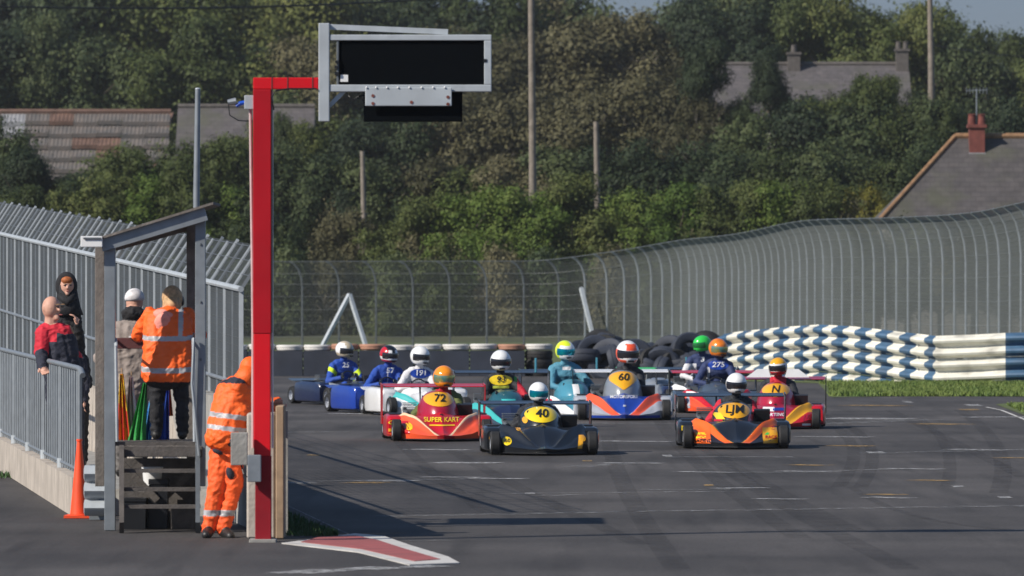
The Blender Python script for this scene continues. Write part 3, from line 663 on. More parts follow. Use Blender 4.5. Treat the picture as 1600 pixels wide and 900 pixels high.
def rc(cc, idx):
    idx[(cc[:,2] < .515) & (idx == 0)] = 1
    jk = idx == 0
    for z0, z1 in ((.6,.645),(.87,.91)): idx[jk & (cc[:,2] > z0+.12*(cc[:,1]+.1)) & (cc[:,2] < z1+.12*(cc[:,1]+.1)) & (np.abs(cc[:,0]) < .23)] = 4
    idx[jk & (cc[:,2] > .9) & (np.abs(cc[:,0]-.115) < .02)] = 4
    return idx
body('body', caps, [M['hiviz'], M['cloth_black'], M['boot'], M['skin'], M['reflect']], .009, o, 5, [(hc, (.078,.09,.105), 3)], rc)
mb = MB(); mb.ell(hc+V(0,-.02,.01), (.092,.1,.11), 18, 12); mb.tube([hc+V(0,-.08,.0), hc+V(-.0,-.1,-.08), hc+V(-.01,-.09,-.12)], [.07,.06,.03], 12); mb.ell(hc+V(0,-.06,-.05), (.085,.06,.09), 14, 9); mb.build('hair', mat('light_brown_hair', (.5,.32,.17), .7, 0, .3, 40), o, smooth='full')
mb = MB(); mb.ell((-.05,-.03,1.02), (.075,.05,.11), 16, 10, rot=(.3,.4,0)); mb.ell((-.03,.0,1.1), (.1,.06,.05), 16, 10, rot=(.3,.2,0)); mb.build('hood', mat('faded_pink_hood', (.85,.3,.24), .7, 0, .15, 14, bump=.6, bscale=20), o, smooth='full')
mb = MB(); mb.ell(hc+V(.085,.02,-.02), (.02,.035,.045), 12, 8); mb.build('ear_defender', M['black'], o, smooth='full')

# observer in grey coat
o = thing('person', 'observer in taupe grey coat and white cap standing left inside the marshal stand', 'person', (P(204,690,HD+1.75).x, HD+1.75, .42))
caps = []
for sg in (-1,1): caps += [(V(sg*.09,0,.04), V(sg*.09,.1,.03), .045,.035,2), (V(sg*.09,0,.08), V(sg*.09,0,.45), .055,.065,1), (V(sg*.09,0,.45), V(sg*.08,0,.82), .07,.095,1)]
caps += [(V(-.07,0,.8), V(-.08,.02,1.25), .14,.125,0), (V(.07,0,.8), V(.08,.02,1.25), .14,.125,0), (V(0,0,.78), V(0,.02,1.25), .155,.14,0), (V(-.09,.04,1.28), V(.09,.04,1.28), .12,.12,0), (V(0,.07,1.38), V(0,.1,1.46), .075,.07,4)]
for sg in (-1,1):
    e = V(sg*.28,.1,1.06); hn = V(sg*.15,.34,1.1); caps += [(V(sg*.16,.04,1.3), e, .075,.06,0), (e, hn, .058,.045,0)]+hand(hn, V(-sg*.5,.8,0), V(0,0,1), 3, .5)
hc = V(.03,.12,1.56)
body('body', caps, [M['cloth_grey'], M['cloth_dgrey'], M['boot'], M['skin'], M['cloth_black']], .01, o, 5, [(hc, (.078,.092,.11), 3), (V(.02,.06,1.46), (.105,.1,.06), 4)])
mb = MB(); mb.ell(hc+V(0,0,.035), (.09,.103,.09), 18, 12, fn=lambda p: V(p.x,p.y,max(p.z,-.02))); mb.tube([hc+V(0,.08,.02), hc+V(0,.16,.01)], [.06,.045], 10); mb.build('cap', mat('white_cap', (.6,.58,.6), .7, 0, .3, 20), o, smooth='full')

# leaning marshal at the gantry foot
o = thing('person', 'marshal in full orange hi-viz suit bending over the concrete end block by the red pole', 'person', (P(345,842,65.2).x, 65.2, 0))
def q(x, y, dy=0): p = P(x, y, 65.2+dy); return p-o.location
kn1, kn2 = q(336,775), q(366,752)
caps = [(q(325,832,-.05), q(322,836,-.17), .05,.04,2), (q(352,832,-.02), q(360,838,-.14), .052,.042,2),
        (q(326,826), q(338,765), .06,.072,1), (q(338,765), q(347,706,.05), .078,.11,1),
        (q(349,826), q(366,757), .06,.072,1), (q(366,757), q(359,706,.05), .08,.11,1),
        (q(338,684), q(356,612,.12), .10,.105,0), (q(366,684), q(382,606,.12), .10,.105,0), (q(352,680), q(370,612,.1), .15,.13,0), (q(350,645,.02), q(374,645,.02), .10,.105,0), (q(366,606,.15), q(386,600,.15), .10,.105,0),
        (q(382,598,.12), q(394,578,.18), .06,.06,3),
        (q(372,605,.02), q(395,640,.12), .075,.06,0), (q(395,640,.12), q(425,640,.3), .058,.045,0), (q(372,600,.3), q(398,632,.42), .075,.06,0), (q(398,632,.42), q(432,628,.45), .058,.048,0)]
caps += hand(q(425,640,.3), V(1,.3,0), V(0,1,0), 3, .6)+hand(q(432,628,.45), V(.2,-1,-.2), V(1,0,0), 3, .7)
hc = q(393,577,.2)
def rc2(cc, idx):
    X, Z = cc[:,0], cc[:,2]; jk = idx == 0; y0 = 2.25
    for (yy0, yy1) in ((646,654),(666,673)):
        za = P(0,yy1,65.2).z; zb = P(0,yy0,65.2).z; tilt = -.12*(X-q(356,0).x); idx[jk & (Z > za+tilt) & (Z < zb+tilt) & (cc[:,0] < q(392,0).x)] = 4
    tz = idx == 1; za = P(0,806,65.2).z; zb = P(0,797,65.2).z; idx[tz & (Z > za) & (Z < zb)] = 4
    idx[jk & (np.abs((X-q(360,0).x)-(Z-P(0,600,65.2).z)*-.0) < .5) & (Z > P(0,599,65.2).z) & (Z < P(0,588,65.2).z) & (cc[:,1] < .12)] = 5
    return idx
body('body', caps, [M['hiviz'], M['hiviz2'], M['boot'], M['skin'], M['reflect'], M['cloth_navy']], .009, o, 4, [(hc, (.08,.095,.11), 3)], rc2)
mb = MB(); mb.ell(hc+V(-.01,-.01,.01), (.092,.1,.1), 18, 12); mb.tube([hc+V(-.01,-.02,.0), q(386,590,.14), q(379,600,.12)], [.088,.098,.105], 16); mb.build('hood', M['hiviz'], o, smooth='full')
mb = MB(); mb.ell(q(360,740,-.045), (.038,.055,.065), 12, 8, rot=(0,-.3,0)); mb.build('pocket', M['cloth_navy'], o, smooth='full')
mb = MB(); mb.ell(q(362,690,-.09), (.05,.05,.045), 12, 8); mb.build('glove', M['cloth_navy'], o, smooth='full')
mb = MB(); mb.ell(q(340,706,-.1), (.05,.035,.02), 12, 8, rot=(0,.4,0)); mb.build('pocket', M['cloth_navy'], o, smooth='full')

# bald man at the railing
o = thing('person', 'bald man in red and black jacket resting a hand on the railing', 'person', (P(92,690,77).x, 77, .24))
def q(x, y, dy=0): return P(x, y, 77+dy)-o.location
caps = []
for sg in (-1,1): caps += [(V(sg*.1+.1,0,.04), V(sg*.1+.14,-.12,.03), .05,.04,2), (V(sg*.1+.1,0,.08), V(sg*.1+.08,0,.45), .06,.075,1), (V(sg*.1+.08,0,.45), V(sg*.08+.05,0,.85), .08,.11,1)]
caps += [(q(92,612), q(80,535), .13,.12,5), (q(112,612), q(100,535), .14,.13,5), (q(102,612), q(90,535), .17,.155,5), (q(74,519), q(98,521), .105,.105,0), (q(78,528), q(92,528), .13,.13,0), (q(80,505), q(80,495), .07,.065,3),
         (q(68,522,-.05), q(64,552,-.12), .085,.072,0), (q(64,552,-.12), q(67,574,-.4), .068,.05,5)]
caps += hand(q(67,573,-.4), V(.15,-.3,-.3), V(1,0,0), 3, .5, s=1.1)
caps += [(q(100,525,.1), q(118,560,.2), .08,.07,0), (q(118,560,.2), q(128,590,.1), .065,.05,5)]
hc = q(80,481)
def rc3(cc, idx):
    X, Z = cc[:,0], cc[:,2]; a = q(66,0).x
    j = (idx == 0) & (Z > P(0,512,77).z-.9*(X-a)*.0) ; idx[j & (Z > P(0,509,77).z)] = 5
    s = (idx == 0) & (np.abs(Z-P(0,537,77).z-(X-a)*.6) < .03) & (X < a+.1); idx[s] = 5
    t = (idx == 5) & (np.abs(X-q(83,0).x) < .045) & (Z < P(0,545,77).z) & (Z > P(0,572,77).z); idx[t] = 0
    return idx
body('body', caps+headcaps(hc, V(.5,-.5,0), 1.15, 3), [M['cloth_red'], M['cloth_navy'], M['boot'], M['skin'], M['white'], M['cloth_navy']], .009, o, 4, [(hc, (.094,.11,.117), 3)], rc3)
face(o, hc, V(.75,-.5,0), 1.25)

# hooded woman behind
o = thing('person', 'young person in black hoodie with ginger fringe facing the camera', 'person', (P(108,690,79.5).x, 79.5, .24))
def q(x, y, dy=0): return P(x, y, 79.5+dy)-o.location
caps = []
for sg in (-1,1): caps += [(V(sg*.08+.06,0,.04), V(sg*.08+.06,-.1,.03), .045,.035,2), (V(sg*.08+.06,0,.08), V(sg*.08+.06,0,.45), .055,.06,1), (V(sg*.08+.06,0,.45), V(sg*.07+.05,0,.82), .068,.09,1)]
caps += [(q(104,600), q(98,500), .11,.09,0), (q(122,600), q(112,500), .11,.09,0), (q(112,600), q(105,498), .125,.1,0), (q(94,492), q(114,492), .08,.08,0), (q(104,475), q(105,462), .06,.055,3),
         (q(92,497), q(86,540,-.05), .06,.05,0), (q(86,540,-.05), q(106,520,-.22), .05,.04,0), (q(118,497), q(126,540,-.02), .06,.05,0), (q(126,540,-.02), q(122,505,-.15), .05,.04,0), (q(130,560), q(138,600,-.05), .05,.045,0)]
caps += hand(q(122,507,-.15), V(-.3,-.1,.9), V(0,1,0), 3, .6)
hc = q(105,447)
body('body', caps+headcaps(hc, V(.1,-1,0), .9, 3), [M['cloth_black'], M['cloth_black'], M['boot'], M['skin']], .009, o, 4, [(hc, (.075,.085,.105), 3)])
face(o, hc, V(.1,-1,0), .95)
mb = MB()
mb.ell(hc+V(-.01,.03,.0), (.115,.115,.15), 18, 12, fn=lambda p: V(p.x, max(p.y,-.055), p.z)); mb.tube([hc+V(-.01,.04,.02), hc+V(0,.05,-.12), hc+V(0,.03,-.22), hc+V(0,.03,-.3)], [.1,.115,.14,.17], 14); mb.tube([hc+V(-.08,-.03,-.1), hc+V(0,-.085,-.17), hc+V(.08,-.03,-.1)], [.04,.045,.04], 10); mb.build('hood', M['cloth_black'], o, smooth='full')
mb = MB(); mb.ell(hc+V(0,-.055,.06), (.06,.04,.04), 12, 8); mb.build('hair', M['hair_gi'], o, smooth='full')
# shorter person between them, turned away
o = thing('person', 'short brown haired person half hidden behind the bald man', 'person', (P(104,690,78.3).x, 78.3, .24))
def q(x, y, dy=0): return P(x, y, 78.3+dy)-o.location
caps = []
for sg in (-1,1): caps += [(V(sg*.07,0,.04), V(sg*.07,.1,.03), .04,.03,2), (V(sg*.07,0,.07), V(sg*.07,0,.4), .05,.055,1), (V(sg*.07,0,.4), V(sg*.06,0,.72), .062,.08,1)]
caps += [(V(-.05,0,.72), V(-.06,0,1.08), .11,.1,0), (V(.05,0,.72), V(.06,0,1.08), .11,.1,0), (V(-.08,0,1.12), V(.08,0,1.12), .085,.085,0), (V(0,0,1.18), V(0,0,1.26), .05,.045,3),
         (V(.14,0,1.12), V(.2,-.03,.88), .055,.045,0), (V(.2,-.03,.88), V(.18,-.12,.7), .043,.035,0), (V(-.14,0,1.12), V(-.19,0,.88), .055,.045,0), (V(-.19,0,.88), V(-.15,-.12,.72), .043,.035,0)]
hc = V(-.01,0,1.36)
caps += hand(V(.18,-.12,.7), V(0,-.2,-1), V(0,1,0), 3, .4, s=.85)+hand(V(-.15,-.12,.72), V(0,-.2,-1), V(0,1,0), 3, .4, s=.85)
body('body', caps+headcaps(hc, V(.3,-1,0), .9, 3), [M['cloth_navy'], M['cloth_black'], M['boot'], M['skin']], .01, o, 4, [(hc, (.072,.085,.1), 3)])
face(o, hc, V(.3,-1,0), .9)
mb = MB(); mb.ell(hc+V(0,.015,.03), (.085,.09,.09), 16, 10, fn=lambda p: V(p.x,max(p.y,-.055),p.z)); mb.build('hair', M['hair_br'], o, smooth='full')

# ------------------------------------------------------------------ superkarts
def sst(x, a, b): 
    t = min(max((x-a)/(b-a), 0), 1); return t*t*(3-2*t)
text_cache = {}
def text_mesh(s, shear=.15):
    if s in text_cache: return text_cache[s]
    cu = bpy.data.curves.new('t', 'FONT'); cu.body = s; cu.align_x = 'CENTER'; cu.align_y = 'CENTER'; cu.offset = .018; cu.shear = shear; cu.resolution_u = 3
    o = bpy.data.objects.new('t', cu); C.objects.link(o); dg = bpy.context.evaluated_depsgraph_get(); dg.update()
    me = bpy.data.meshes.new_from_object(o.evaluated_get(dg)); bpy.data.objects.remove(o)
    bm = bmesh.new(); bm.from_mesh(me); bmesh.ops.triangulate(bm, faces=bm.faces)
    for _ in range(1): bmesh.ops.subdivide_edges(bm, edges=[e for e in bm.edges if e.calc_length() > .12], cuts=1, use_grid_fill=False)
    bmesh.ops.triangulate(bm, faces=bm.faces)
    vs = [tuple(v.co) for v in bm.verts]; fs = [tuple(v.index for v in f.verts) for f in bm.faces]; bm.free()
    text_cache[s] = (vs, fs); return text_cache[s]
def project(bvh, pts, faces, off=.005):
    out = []; ok = []
    for (x, z) in pts:
        h = bvh.ray_cast(V(x,-4,z), V(0,1,0))
        if h[0] is None: out.append(V(x,0,z)); ok.append(False)
        else:
            n = h[1] if h[1].y < 0 else -h[1]; out.append(h[0]+n*off+V(0,-off*.5,0)); ok.append(True)
    fs = []
    for f in faces:
        if all(ok[i] for i in f):
            ys_ = [out[i].y for i in f]
            if max(ys_)-min(ys_) < .3: fs.append(f)
    return MB().add(out, fs)
def decal_ellipse(bvh, cx, cz, rx, rz, m, name, parent, top=1e9, off=.004, fn=None):
    pts = [(cx, cz)]; fs = []; nr, na = 6, 28
    for i in range(1, nr+1):
        for k in range(na):
            a = 2*math.pi*k/na; x = rx*math.cos(a)*i/nr; z = rz*math.sin(a)*i/nr
            if fn: x, z = fn(x/rx, z/rz); x *= rx; z *= rz
            pts.append((cx+x, min(cz+z, top)))
    for k in range(na): fs.append((0, 1+k, 1+(k+1) % na))
    for i in range(nr-1):
        for k in range(na): a = 1+i*na; b = 1+(i+1)*na; fs.append((a+k, b+k, b+(k+1) % na, a+(k+1) % na))
    return project(bvh, pts, fs, off).build(name, m, parent, smooth='full')
def decal_rect(bvh, x0, z0, x1, z1, m, name, parent, off=.004, n=8, skew=0):
    pts = [(x0+(x1-x0)*i/n+skew*j/n, z0+(z1-z0)*j/n) for j in range(n+1) for i in range(n+1)]
    fs = [(j*(n+1)+i, j*(n+1)+i+1, (j+1)*(n+1)+i+1, (j+1)*(n+1)+i) for j in range(n) for i in range(n)]
    return project(bvh, pts, fs, off).build(name, m, parent, smooth='full')
def decal_text(bvh, s, cx, cz, size, m, name, parent, off=.008, sx=1.0, shear=.15):
    vs, fs = text_mesh(s, shear); return project(bvh, [(cx+v[0]*size*sx, cz+v[1]*size) for v in vs], fs, off).build(name, m, parent)
PAINT = {}
def paint(name, c, rough=.28):
    if name not in PAINT: PAINT[name] = mat('paint_'+name, c, rough, 0, .06, 5, coat=.5)
    return PAINT[name]
paint('black', (.01,.012,.016)); paint('red', (.5,.006,.015)); paint('orange', (.85,.13,.01)); paint('fluo', (.9,.1,.03)); paint('yellow', (.85,.6,.01)); paint('white', (.75,.75,.76))
paint('blue', (.01,.045,.32)); paint('navy', (.012,.02,.06)); paint('teal', (.015,.09,.12)); paint('lteal', (.06,.24,.33)); paint('silver', (.38,.4,.45)); paint('cyan', (.05,.42,.42)); paint('green', (.03,.5,.07))
paint('cream', (.8,.55,.35)); paint('magenta', (.45,.02,.12)); paint('grey', (.2,.22,.25)); paint('amber', (.8,.38,.01)); paint('crimson', (.35,.005,.03)); paint('slate', (.05,.07,.1)); paint('gold', (.5,.42,.3))
NUMINK = mat('number_ink', (.01,.01,.01), .5)
def wheel(parent, x, y, r, wd, name, rim):
    mb = MB(); h = wd/2
    mb.lathe([(r*.58,-h),(r*.9,-h),(r,-h*.72),(r,h*.72),(r*.9,h),(r*.58,h)], (x,y,r), 'x', 26)
    t = mb.build(name, M['rubber'], parent, smooth=True)
    mb = MB(); mb.lathe([(0,-h*.5),(r*.15,-h*.8),(r*.2,-h*.3),(r*.5,-h*.3),(r*.585,-h*.95),(r*.6,-h*.95),(r*.6,h*.95),(r*.5,h*.3),(r*.2,h*.3),(r*.15,h*.8),(0,h*.5)], (x,y,r), 'x', 20)
    mb.build('rim', rim, t, smooth=True)
def kart(px, py, yaw, label, c, s=1.0, podh=1.0, wing=.62, cowl_top=.60, number=None, num_col='yellow', cowl_c=None, logos=(), cowl_fn=None, simple=False, nose_text=None):
    """c: dict centre, stripe, panel, pod, cowl, wing, plate"""
    g = G(px, py); o = thing('racing_kart', label, 'racing kart', g+V(0,1.0,0), R(yaw), 'racing superkarts rounding the bend'); o.scale = (s, s, s)
    mats = [PAINT[c['centre']], PAINT[c['stripe']], PAINT[c['panel']], PAINT[c.get('edge', c['stripe'])], M['black']]
    HWD = .55
    def yf(a): return -1.0+.42*(a/HWD)**1.4
    def surf(a, y):
        zn = .085+.29*sst(y, -1.02, -.30)-.30*a*a-.10*a                                # central wedge
        t = y-yf(a)
        zf_ = .09+.245*sst(t, -.03, .42)
        wgt = sst(a, .20, .40)
        shoulder = zf_*wgt+(zf_-.10*(1-wgt))*(1-wgt)*.0
        z = max(zn, .055+.02*a)
        z = z*(1-wgt)+max(z, zf_)*wgt
        z += .015*math.sin(min(max((a-.42)/.13, 0), 1)*math.pi)
        return max(z, .06)
    ny = 40; mb = MB(); vs = []
    # columns follow the painted bands: centre wedge, edge line, stripe, outer panel
    bands = [(8, 0), (1, 3), (5, 1), (9, 2)]; half = sum(b[0] for b in bands); nx = 2*half
    def col_a(t):
        as_ = .055+.40*min(t/.72, 1)**1.05; b0 = as_-.012; b1 = as_; b2 = min(as_+c.get('sw', .10)+.06*t, HWD-.01); b0 = min(b0, b2-.02); b1 = min(b1, b2-.01)
        out = []; pv_ = 0.0
        for (n_, _), e_ in zip(bands, (b0, b1, b2, HWD)):
            out += [pv_+(e_-pv_)*k_/n_ for k_ in range(n_)]; pv_ = e_
        return out+[HWD], as_
    for j in range(ny+1):
        t = j/ny; aa, as_ = col_a(t); row = [-a for a in reversed(aa[1:])]+aa
        for x in row:
            a = abs(x); y = yf(a)+(-.12-yf(a))*t; z = surf(a, y); fade = sst(t, .03, .2)*(1-sst(t, .72, .95))
            z += fade*(.030*math.exp(-((a-as_-.03)/.045)**2)-.022*math.exp(-((a-as_*.55)/(.3*as_+.02))**2)*(1 if t > .1 else 0)+.012*math.exp(-(a/.03)**2)-.018*math.exp(-((a-as_-.14)/.05)**2))
            vs.append(V(x, y, max(z, .05)))
    cmat = [b[1] for b in bands for _ in range(b[0])]; cmat = cmat[::-1]+cmat
    fsl = []; ml = []
    for j in range(ny):
        for i in range(nx):
            fsl.append((j*(nx+1)+i, j*(nx+1)+i+1, (j+1)*(nx+1)+i+1, (j+1)*(nx+1)+i)); ml.append(cmat[i])
    # skirt below the front edge and the two ends
    n0 = len(vs)
    for i in range(nx+1): vs.append(V(vs[i].x, vs[i].y+.03, .03))
    for i in range(nx): fsl.append((i, n0+i, n0+i+1, i+1)); ml.append(2 if abs(vs[i].x) > .1 else 0)
    for side in (0, nx):
        idx = [j*(nx+1)+side for j in range(ny+1)]; n1 = len(vs)
        for k in idx: vs.append(V(vs[k].x, vs[k].y, .03))
        for j in range(ny): fsl.append((idx[j], idx[j+1], n1+j+1, n1+j)); ml.append(2)
    mb.v = [tuple(v) for v in vs]; mb.f = fsl; mb.m = ml
    bodyo = mb.build('nose_fairing', mats, o, smooth=True)
    bvh_b = BVHTree.FromPolygons([Vector(v) for v in mb.v], mb.f)
    # splitter
    sp = MB(); sp.prism([V(-.56,-.56,.022), V(-.3,-.86,.022), V(0,-1.02,.022), V(.3,-.86,.022), V(.56,-.56,.022), V(.5,.9,.022), V(-.5,.9,.022)], (0,0,.012)); sp.build('floor_tray', M['black'], o)
    # side pods with tapered, rounded section
    pbvh = []
    for sg in (-1, 1):
        pd = MB(); sect = []
        stations = [(-.30,.22,.06,.29),(-.26,.255,.045,.325),(0,.265,.04,.34),(.45,.26,.04,.35),(.78,.235,.04,.33),(.86,.2,.06,.29)]
        npt = 12; pv = []; pf = []
        for (y, hw, z0, z1) in stations:
            xc = sg*(.445+.0)
            cx_ = sg*.57; w2 = hw/2+.0
            for k in range(npt):
                a = 2*math.pi*(k+.5)/npt; ca, sa = math.cos(a), math.sin(a); e = .32
                X = cx_+w2*1.05*math.copysign(abs(ca)**e, ca); Z = z0+(z1-z0)*podh*(.5+.5*math.copysign(abs(sa)**e, sa)); pv.append(V(X, y, Z))
        for i in range(len(stations)-1):
            for k in range(npt): pf.append((i*npt+k, i*npt+(k+1) % npt, (i+1)*npt+(k+1) % npt, (i+1)*npt+k))
        pf += [tuple(range(npt)), tuple(range((len(stations)-1)*npt, len(stations)*npt))]
        pd.add(pv, pf); po_ = pd.build('side_pod', PAINT[c.get('pod', c['panel'])], o, smooth=True)
        mb = MB(); mb.box((sg*.57,.3,.345*podh+.004), (.17,.5,.012)); mb.build('pod_vent', M['black'], po_)
        pbvh.append(BVHTree.FromPolygons([Vector(v) for v in pd.v], pd.f))
    # cowl: bubble in front of the driver
    ct = cowl_top; cz0 = .26; cvs = []; cfs = []; cml = []
    nu, nv = 28, 14
    for j in range(nv+1):
        t = j/nv*math.pi/2
        for i in range(nu+1):
            a = math.pi*i/nu; rx = .29; ry = .55
            x = -rx*math.cos(a)*math.cos(t)**.75; y = .18-ry*math.sin(a)*math.cos(t)**1.1; z = cz0+(ct-cz0)*math.sin(t)**1.0
            cvs.append(V(x, y, z))
    for j in range(nv):
        for i in range(nu): cfs.append((j*(nu+1)+i, j*(nu+1)+i+1, (j+1)*(nu+1)+i+1, (j+1)*(nu+1)+i)); cml.append(0)
    cb = MB(); cb.v = [tuple(v) for v in cvs]; cb.f = cfs; cb.m = cml
    cb.build('number_cowl', PAINT[c['cowl']], o, smooth='full')
    bvh_c = BVHTree.FromPolygons([Vector(v) for v in cb.v], cb.f)
    if number is not None:
        decal_ellipse(bvh_c, 0, ct-.115, .20, .095, PAINT[num_col], 'number_panel', o, off=.004, fn=cowl_fn)
        decal_text(bvh_c, number, 0, ct-.105, .135, NUMINK, 'race_number', o, off=.01, sx=1.15)
        mb = MB(); mb.tube([V(.005,-.42,.33), V(.005,-.47,.325)], [.032,.028], 12); mb.build('nose_camera', M['black'], o)
    # wheels
    rim = PAINT['silver']
    for sg in (-1, 1):
        wheel(o, sg*.60, -.52, .145, .12, 'front_wheel', rim); wheel(o, sg*.585, 1.0, .15, .2, 'rear_wheel', rim)
    # rear wing
    wz = wing; wb = MB(); prof = [(0,0),(.02,.009),(.09,.012),(.2,.018),(.3,.036),(.2,.008),(.09,-.003),(.02,-.006)]
    vs = []; nn = len(prof)
    for x in (-.68,.68):
        for (yy, zz) in prof: vs.append(V(x, .82+yy, wz+zz*1.1))
    wb.add(vs, [(i, (i+1) % nn, nn+(i+1) % nn, nn+i) for i in range(nn)]+[tuple(range(nn)), tuple(range(nn, 2*nn))]); wb.build('rear_wing', PAINT[c['wing']], o)
    for sg in ((-1, 1) if c.get('plates', 1) else ()):
        mb = MB(); mb.prism([V(sg*.69,.84,.2), V(sg*.69,1.08,.2), V(sg*.69,1.12,wz+.05), V(sg*.69,.80,wz+.03)], (.012*sg,0,0)); mb.build('end_plate', PAINT[c.get('plate', c['wing'])], o)
        mb = MB(); mb.tube([V(sg*.18,.75,.2), V(sg*.18,.92,wz)], .012, 6); mb.build('wing_strut', M['galv_dk'], o)
    # engine, radiator, exhaust, seat, steering wheel
    mb = MB(); mb.box((-.36,.38,.3), (.16,.28,.2))
    for k in range(5): mb.box((-.36,.38,.41+.02*k), (.18,.22,.008))
    mb.tube([V(-.36,.25,.3), V(-.42,.1,.34), V(-.42,.45,.4), V(-.38,.95,.35)], [.022,.03,.035,.022], 10); mb.build('engine', M['galv_dk'], o)
    mb = MB(); mb.box((.36,.1,.4), (.2,.06,.16), rot=(.3,0,0)); mb.build('radiator', M['black'], o)
    mb = MB(); mb.box((0,.62,.34), (.34,.06,.5), rot=(-.35,0,0)); mb.box((0,.35,.1), (.34,.5,.05)); mb.build('seat', M['black'], o)
    mb = MB(); mb.tube([V(.13*math.cos(t),.06+.03*math.sin(t),.44+.12*math.sin(t)) for t in [k*math.pi/8 for k in range(17)]], .012, 6, cap=False); mb.tube([V(0,.06,.44), V(0,-.2,.25)], .012, 6); mb.build('steering_wheel', M['black'], o)
    if c.get('fin'):
        for sg in (-1, 1):
            mb = MB(); mb.prism([V(sg*.1,.8,wz+.03), V(sg*.46,.8,wz+.03), V(sg*.3,.82,wz+.15), V(sg*.14,.82,wz+.15)], (0,.03,0)); mb.build('wing_fin', PAINT[c['fin']], o)
    if c.get('whip'):
        mb = MB(); mb.tube([V(.5,.9,wz), V(.5,.9,wz+.22)], .018, 6); mb.build('marker_rod', PAINT[c['whip']], o)
    for L_ in logos:
        kind = L_[0]; tgt = {'n': bvh_b, 'c': bvh_c, 'l': pbvh[0], 'r': pbvh[1]}[L_[1]]
        if kind == 'e': decal_ellipse(tgt, *L_[2:6], PAINT[L_[6]], 'badge', o)
        elif kind == 'r': decal_rect(tgt, *L_[2:6], PAINT[L_[6]], 'sticker', o, skew=(L_[7] if len(L_) > 7 else 0))
        elif kind == 't': decal_text(tgt, L_[2], L_[3], L_[4], L_[5], PAINT[L_[6]], 'sticker_lettering', o, sx=(L_[7] if len(L_) > 7 else 1.2))
    return o

def driver(k, label, top, suit, helmet, visor, s=1.0, hx=0.0, hs=1.0, look=0, num=None, numbg=None, numcol=None, accents=(), glove='black', band=None, hmat2=None, hfn=None, yoke=None, turn=0):
    """person seated in kart k (thing of its own). top: height of the helmet crown"""
    ks = k.scale[0]
    o = thing('person', label, 'person', k.location, k.rotation_euler.z+R(turn), 'kart drivers in helmets')
    hh = .27*hs; hc = V(hx, .36, top-hh*.52)
    sz = hc.z-hh*.62                                  # shoulder line
    smat = suit; pel = V(0,.42,.17)
    ch = V(hx*.8,.46,max(sz-.17,.34)); w_ = .155
    caps = [(pel-V(.07,0,0), pel+V(.07,0,0), .13,.13,0), (V(-.05,.46,(pel.z+ch.z)/2), V(.05,.46,(pel.z+ch.z)/2), .145,.145,0), (ch-V(.07,0,0), ch+V(.07,0,0), .15,.15,0),
            (V(hx-.1,.44,sz-.07), V(hx+.1,.44,sz-.07), .105,.105,0), (V(hx,.41,sz-.04), V(hx,.38,sz+.06), .06,.06,0)]
    for sg in (-1, 1):
        sh = V(hx+sg*.185,.42,sz-.085); el = V(sg*.31,.22,max(sz-.34,.33)); hn = V(sg*.145,.05,max(sz-.3,.4)*.0+.45)
        caps += [(sh, el, .075,.056,0), (el, hn, .052,.038,0)]+hand(hn, V(-sg*.2,-.7,.5), V(0,0,1), 1, .8)
        kn = V(sg*.15,-.12,.33); ft = V(sg*.12,-.5,.10)
        caps += [(pel+V(sg*.09,0,0), kn, .095,.065,0), (kn, ft, .06,.042,0), (ft, ft+V(0,-.04,.04), .035,.03,1)]
    mats = [suit, PAINT[glove]]+[a[0] for a in accents]
    def rcx(cc, idx):
        for n_, a in enumerate(accents):
            msk = a[1](cc[:,0]-hx, cc[:,1], cc[:,2]-sz) & (idx == 0); idx[msk] = 2+n_
        return idx
    b = body('body', caps, mats, .013, o, 4, None, rcx)
    if num:
        me = b.data; bv = BVHTree.FromPolygons([v.co for v in me.vertices], [tuple(p.vertices) for p in me.polygons])
        if numbg: decal_ellipse(bv, hx, sz-.075, .17, .075, numbg, 'chest_panel', o, off=.006)
        decal_text(bv, num, hx, sz-.07, .12, numcol or NUMINK, 'chest_number', o, off=.014, sx=1.1)
    # helmet
    r = hh/2; hp_ = bpy.data.objects.new('helmet_pivot', None); bpy.data.objects.remove(hp_)
    def shell(p):
        y = p.y; z = p.z
        if z < 0: y = y*(1+.10*(-z/r)) if y < 0 else y*(1-.12*(-z/r))
        if y < 0 and z < -.2*r: y *= 1.04
        if z < -.72*r: z = -.72*r-(.06*(z+.72*r)*-0)
        if abs(z) < .32*r and p.y < 0: y *= .97
        return V(p.x, y, z)
    mb = MB(); mb.ell((0,0,0), (r*.93,r*1.12,r), 28, 20, fn=shell)
    if hfn or hmat2:
        mb.m = []
        for f in mb.f:
            cx_ = sum((Vector(mb.v[i]) for i in f), V(0,0,0))/len(f)/r; mb.m.append(hfn(cx_.x, cx_.y, cx_.z) if hfn else 0)
    hm = [helmet]+(hmat2 or [])
    ho = mb.build('helmet', hm, o, smooth='full', loc=hc); ho.rotation_euler = (R(8), 0, R(look))
    vm = MB(); vs = []; nn = 16
    for j in range(5):
        zz = (-.36+.165*j)*r
        for i in range(nn+1):
            a = math.pi*(.06+.88*i/nn); rr = math.sqrt(max(1-(zz/r)**2, 0))
            vs.append(V(-r*.955*rr*math.cos(a), -r*1.15*rr*math.sin(a), zz))
    vm.add(vs, [(j*(nn+1)+i, j*(nn+1)+i+1, (j+1)*(nn+1)+i+1, (j+1)*(nn+1)+i) for j in range(4) for i in range(nn)]); 
    vo = vm.build('visor', visor, ho, smooth='full')
    mb = MB(); mb.box((0,-r*1.15,-r*.52), (r*.5,.01,r*.14)); mb.build('chin_vent', M['black'], ho)
    return o

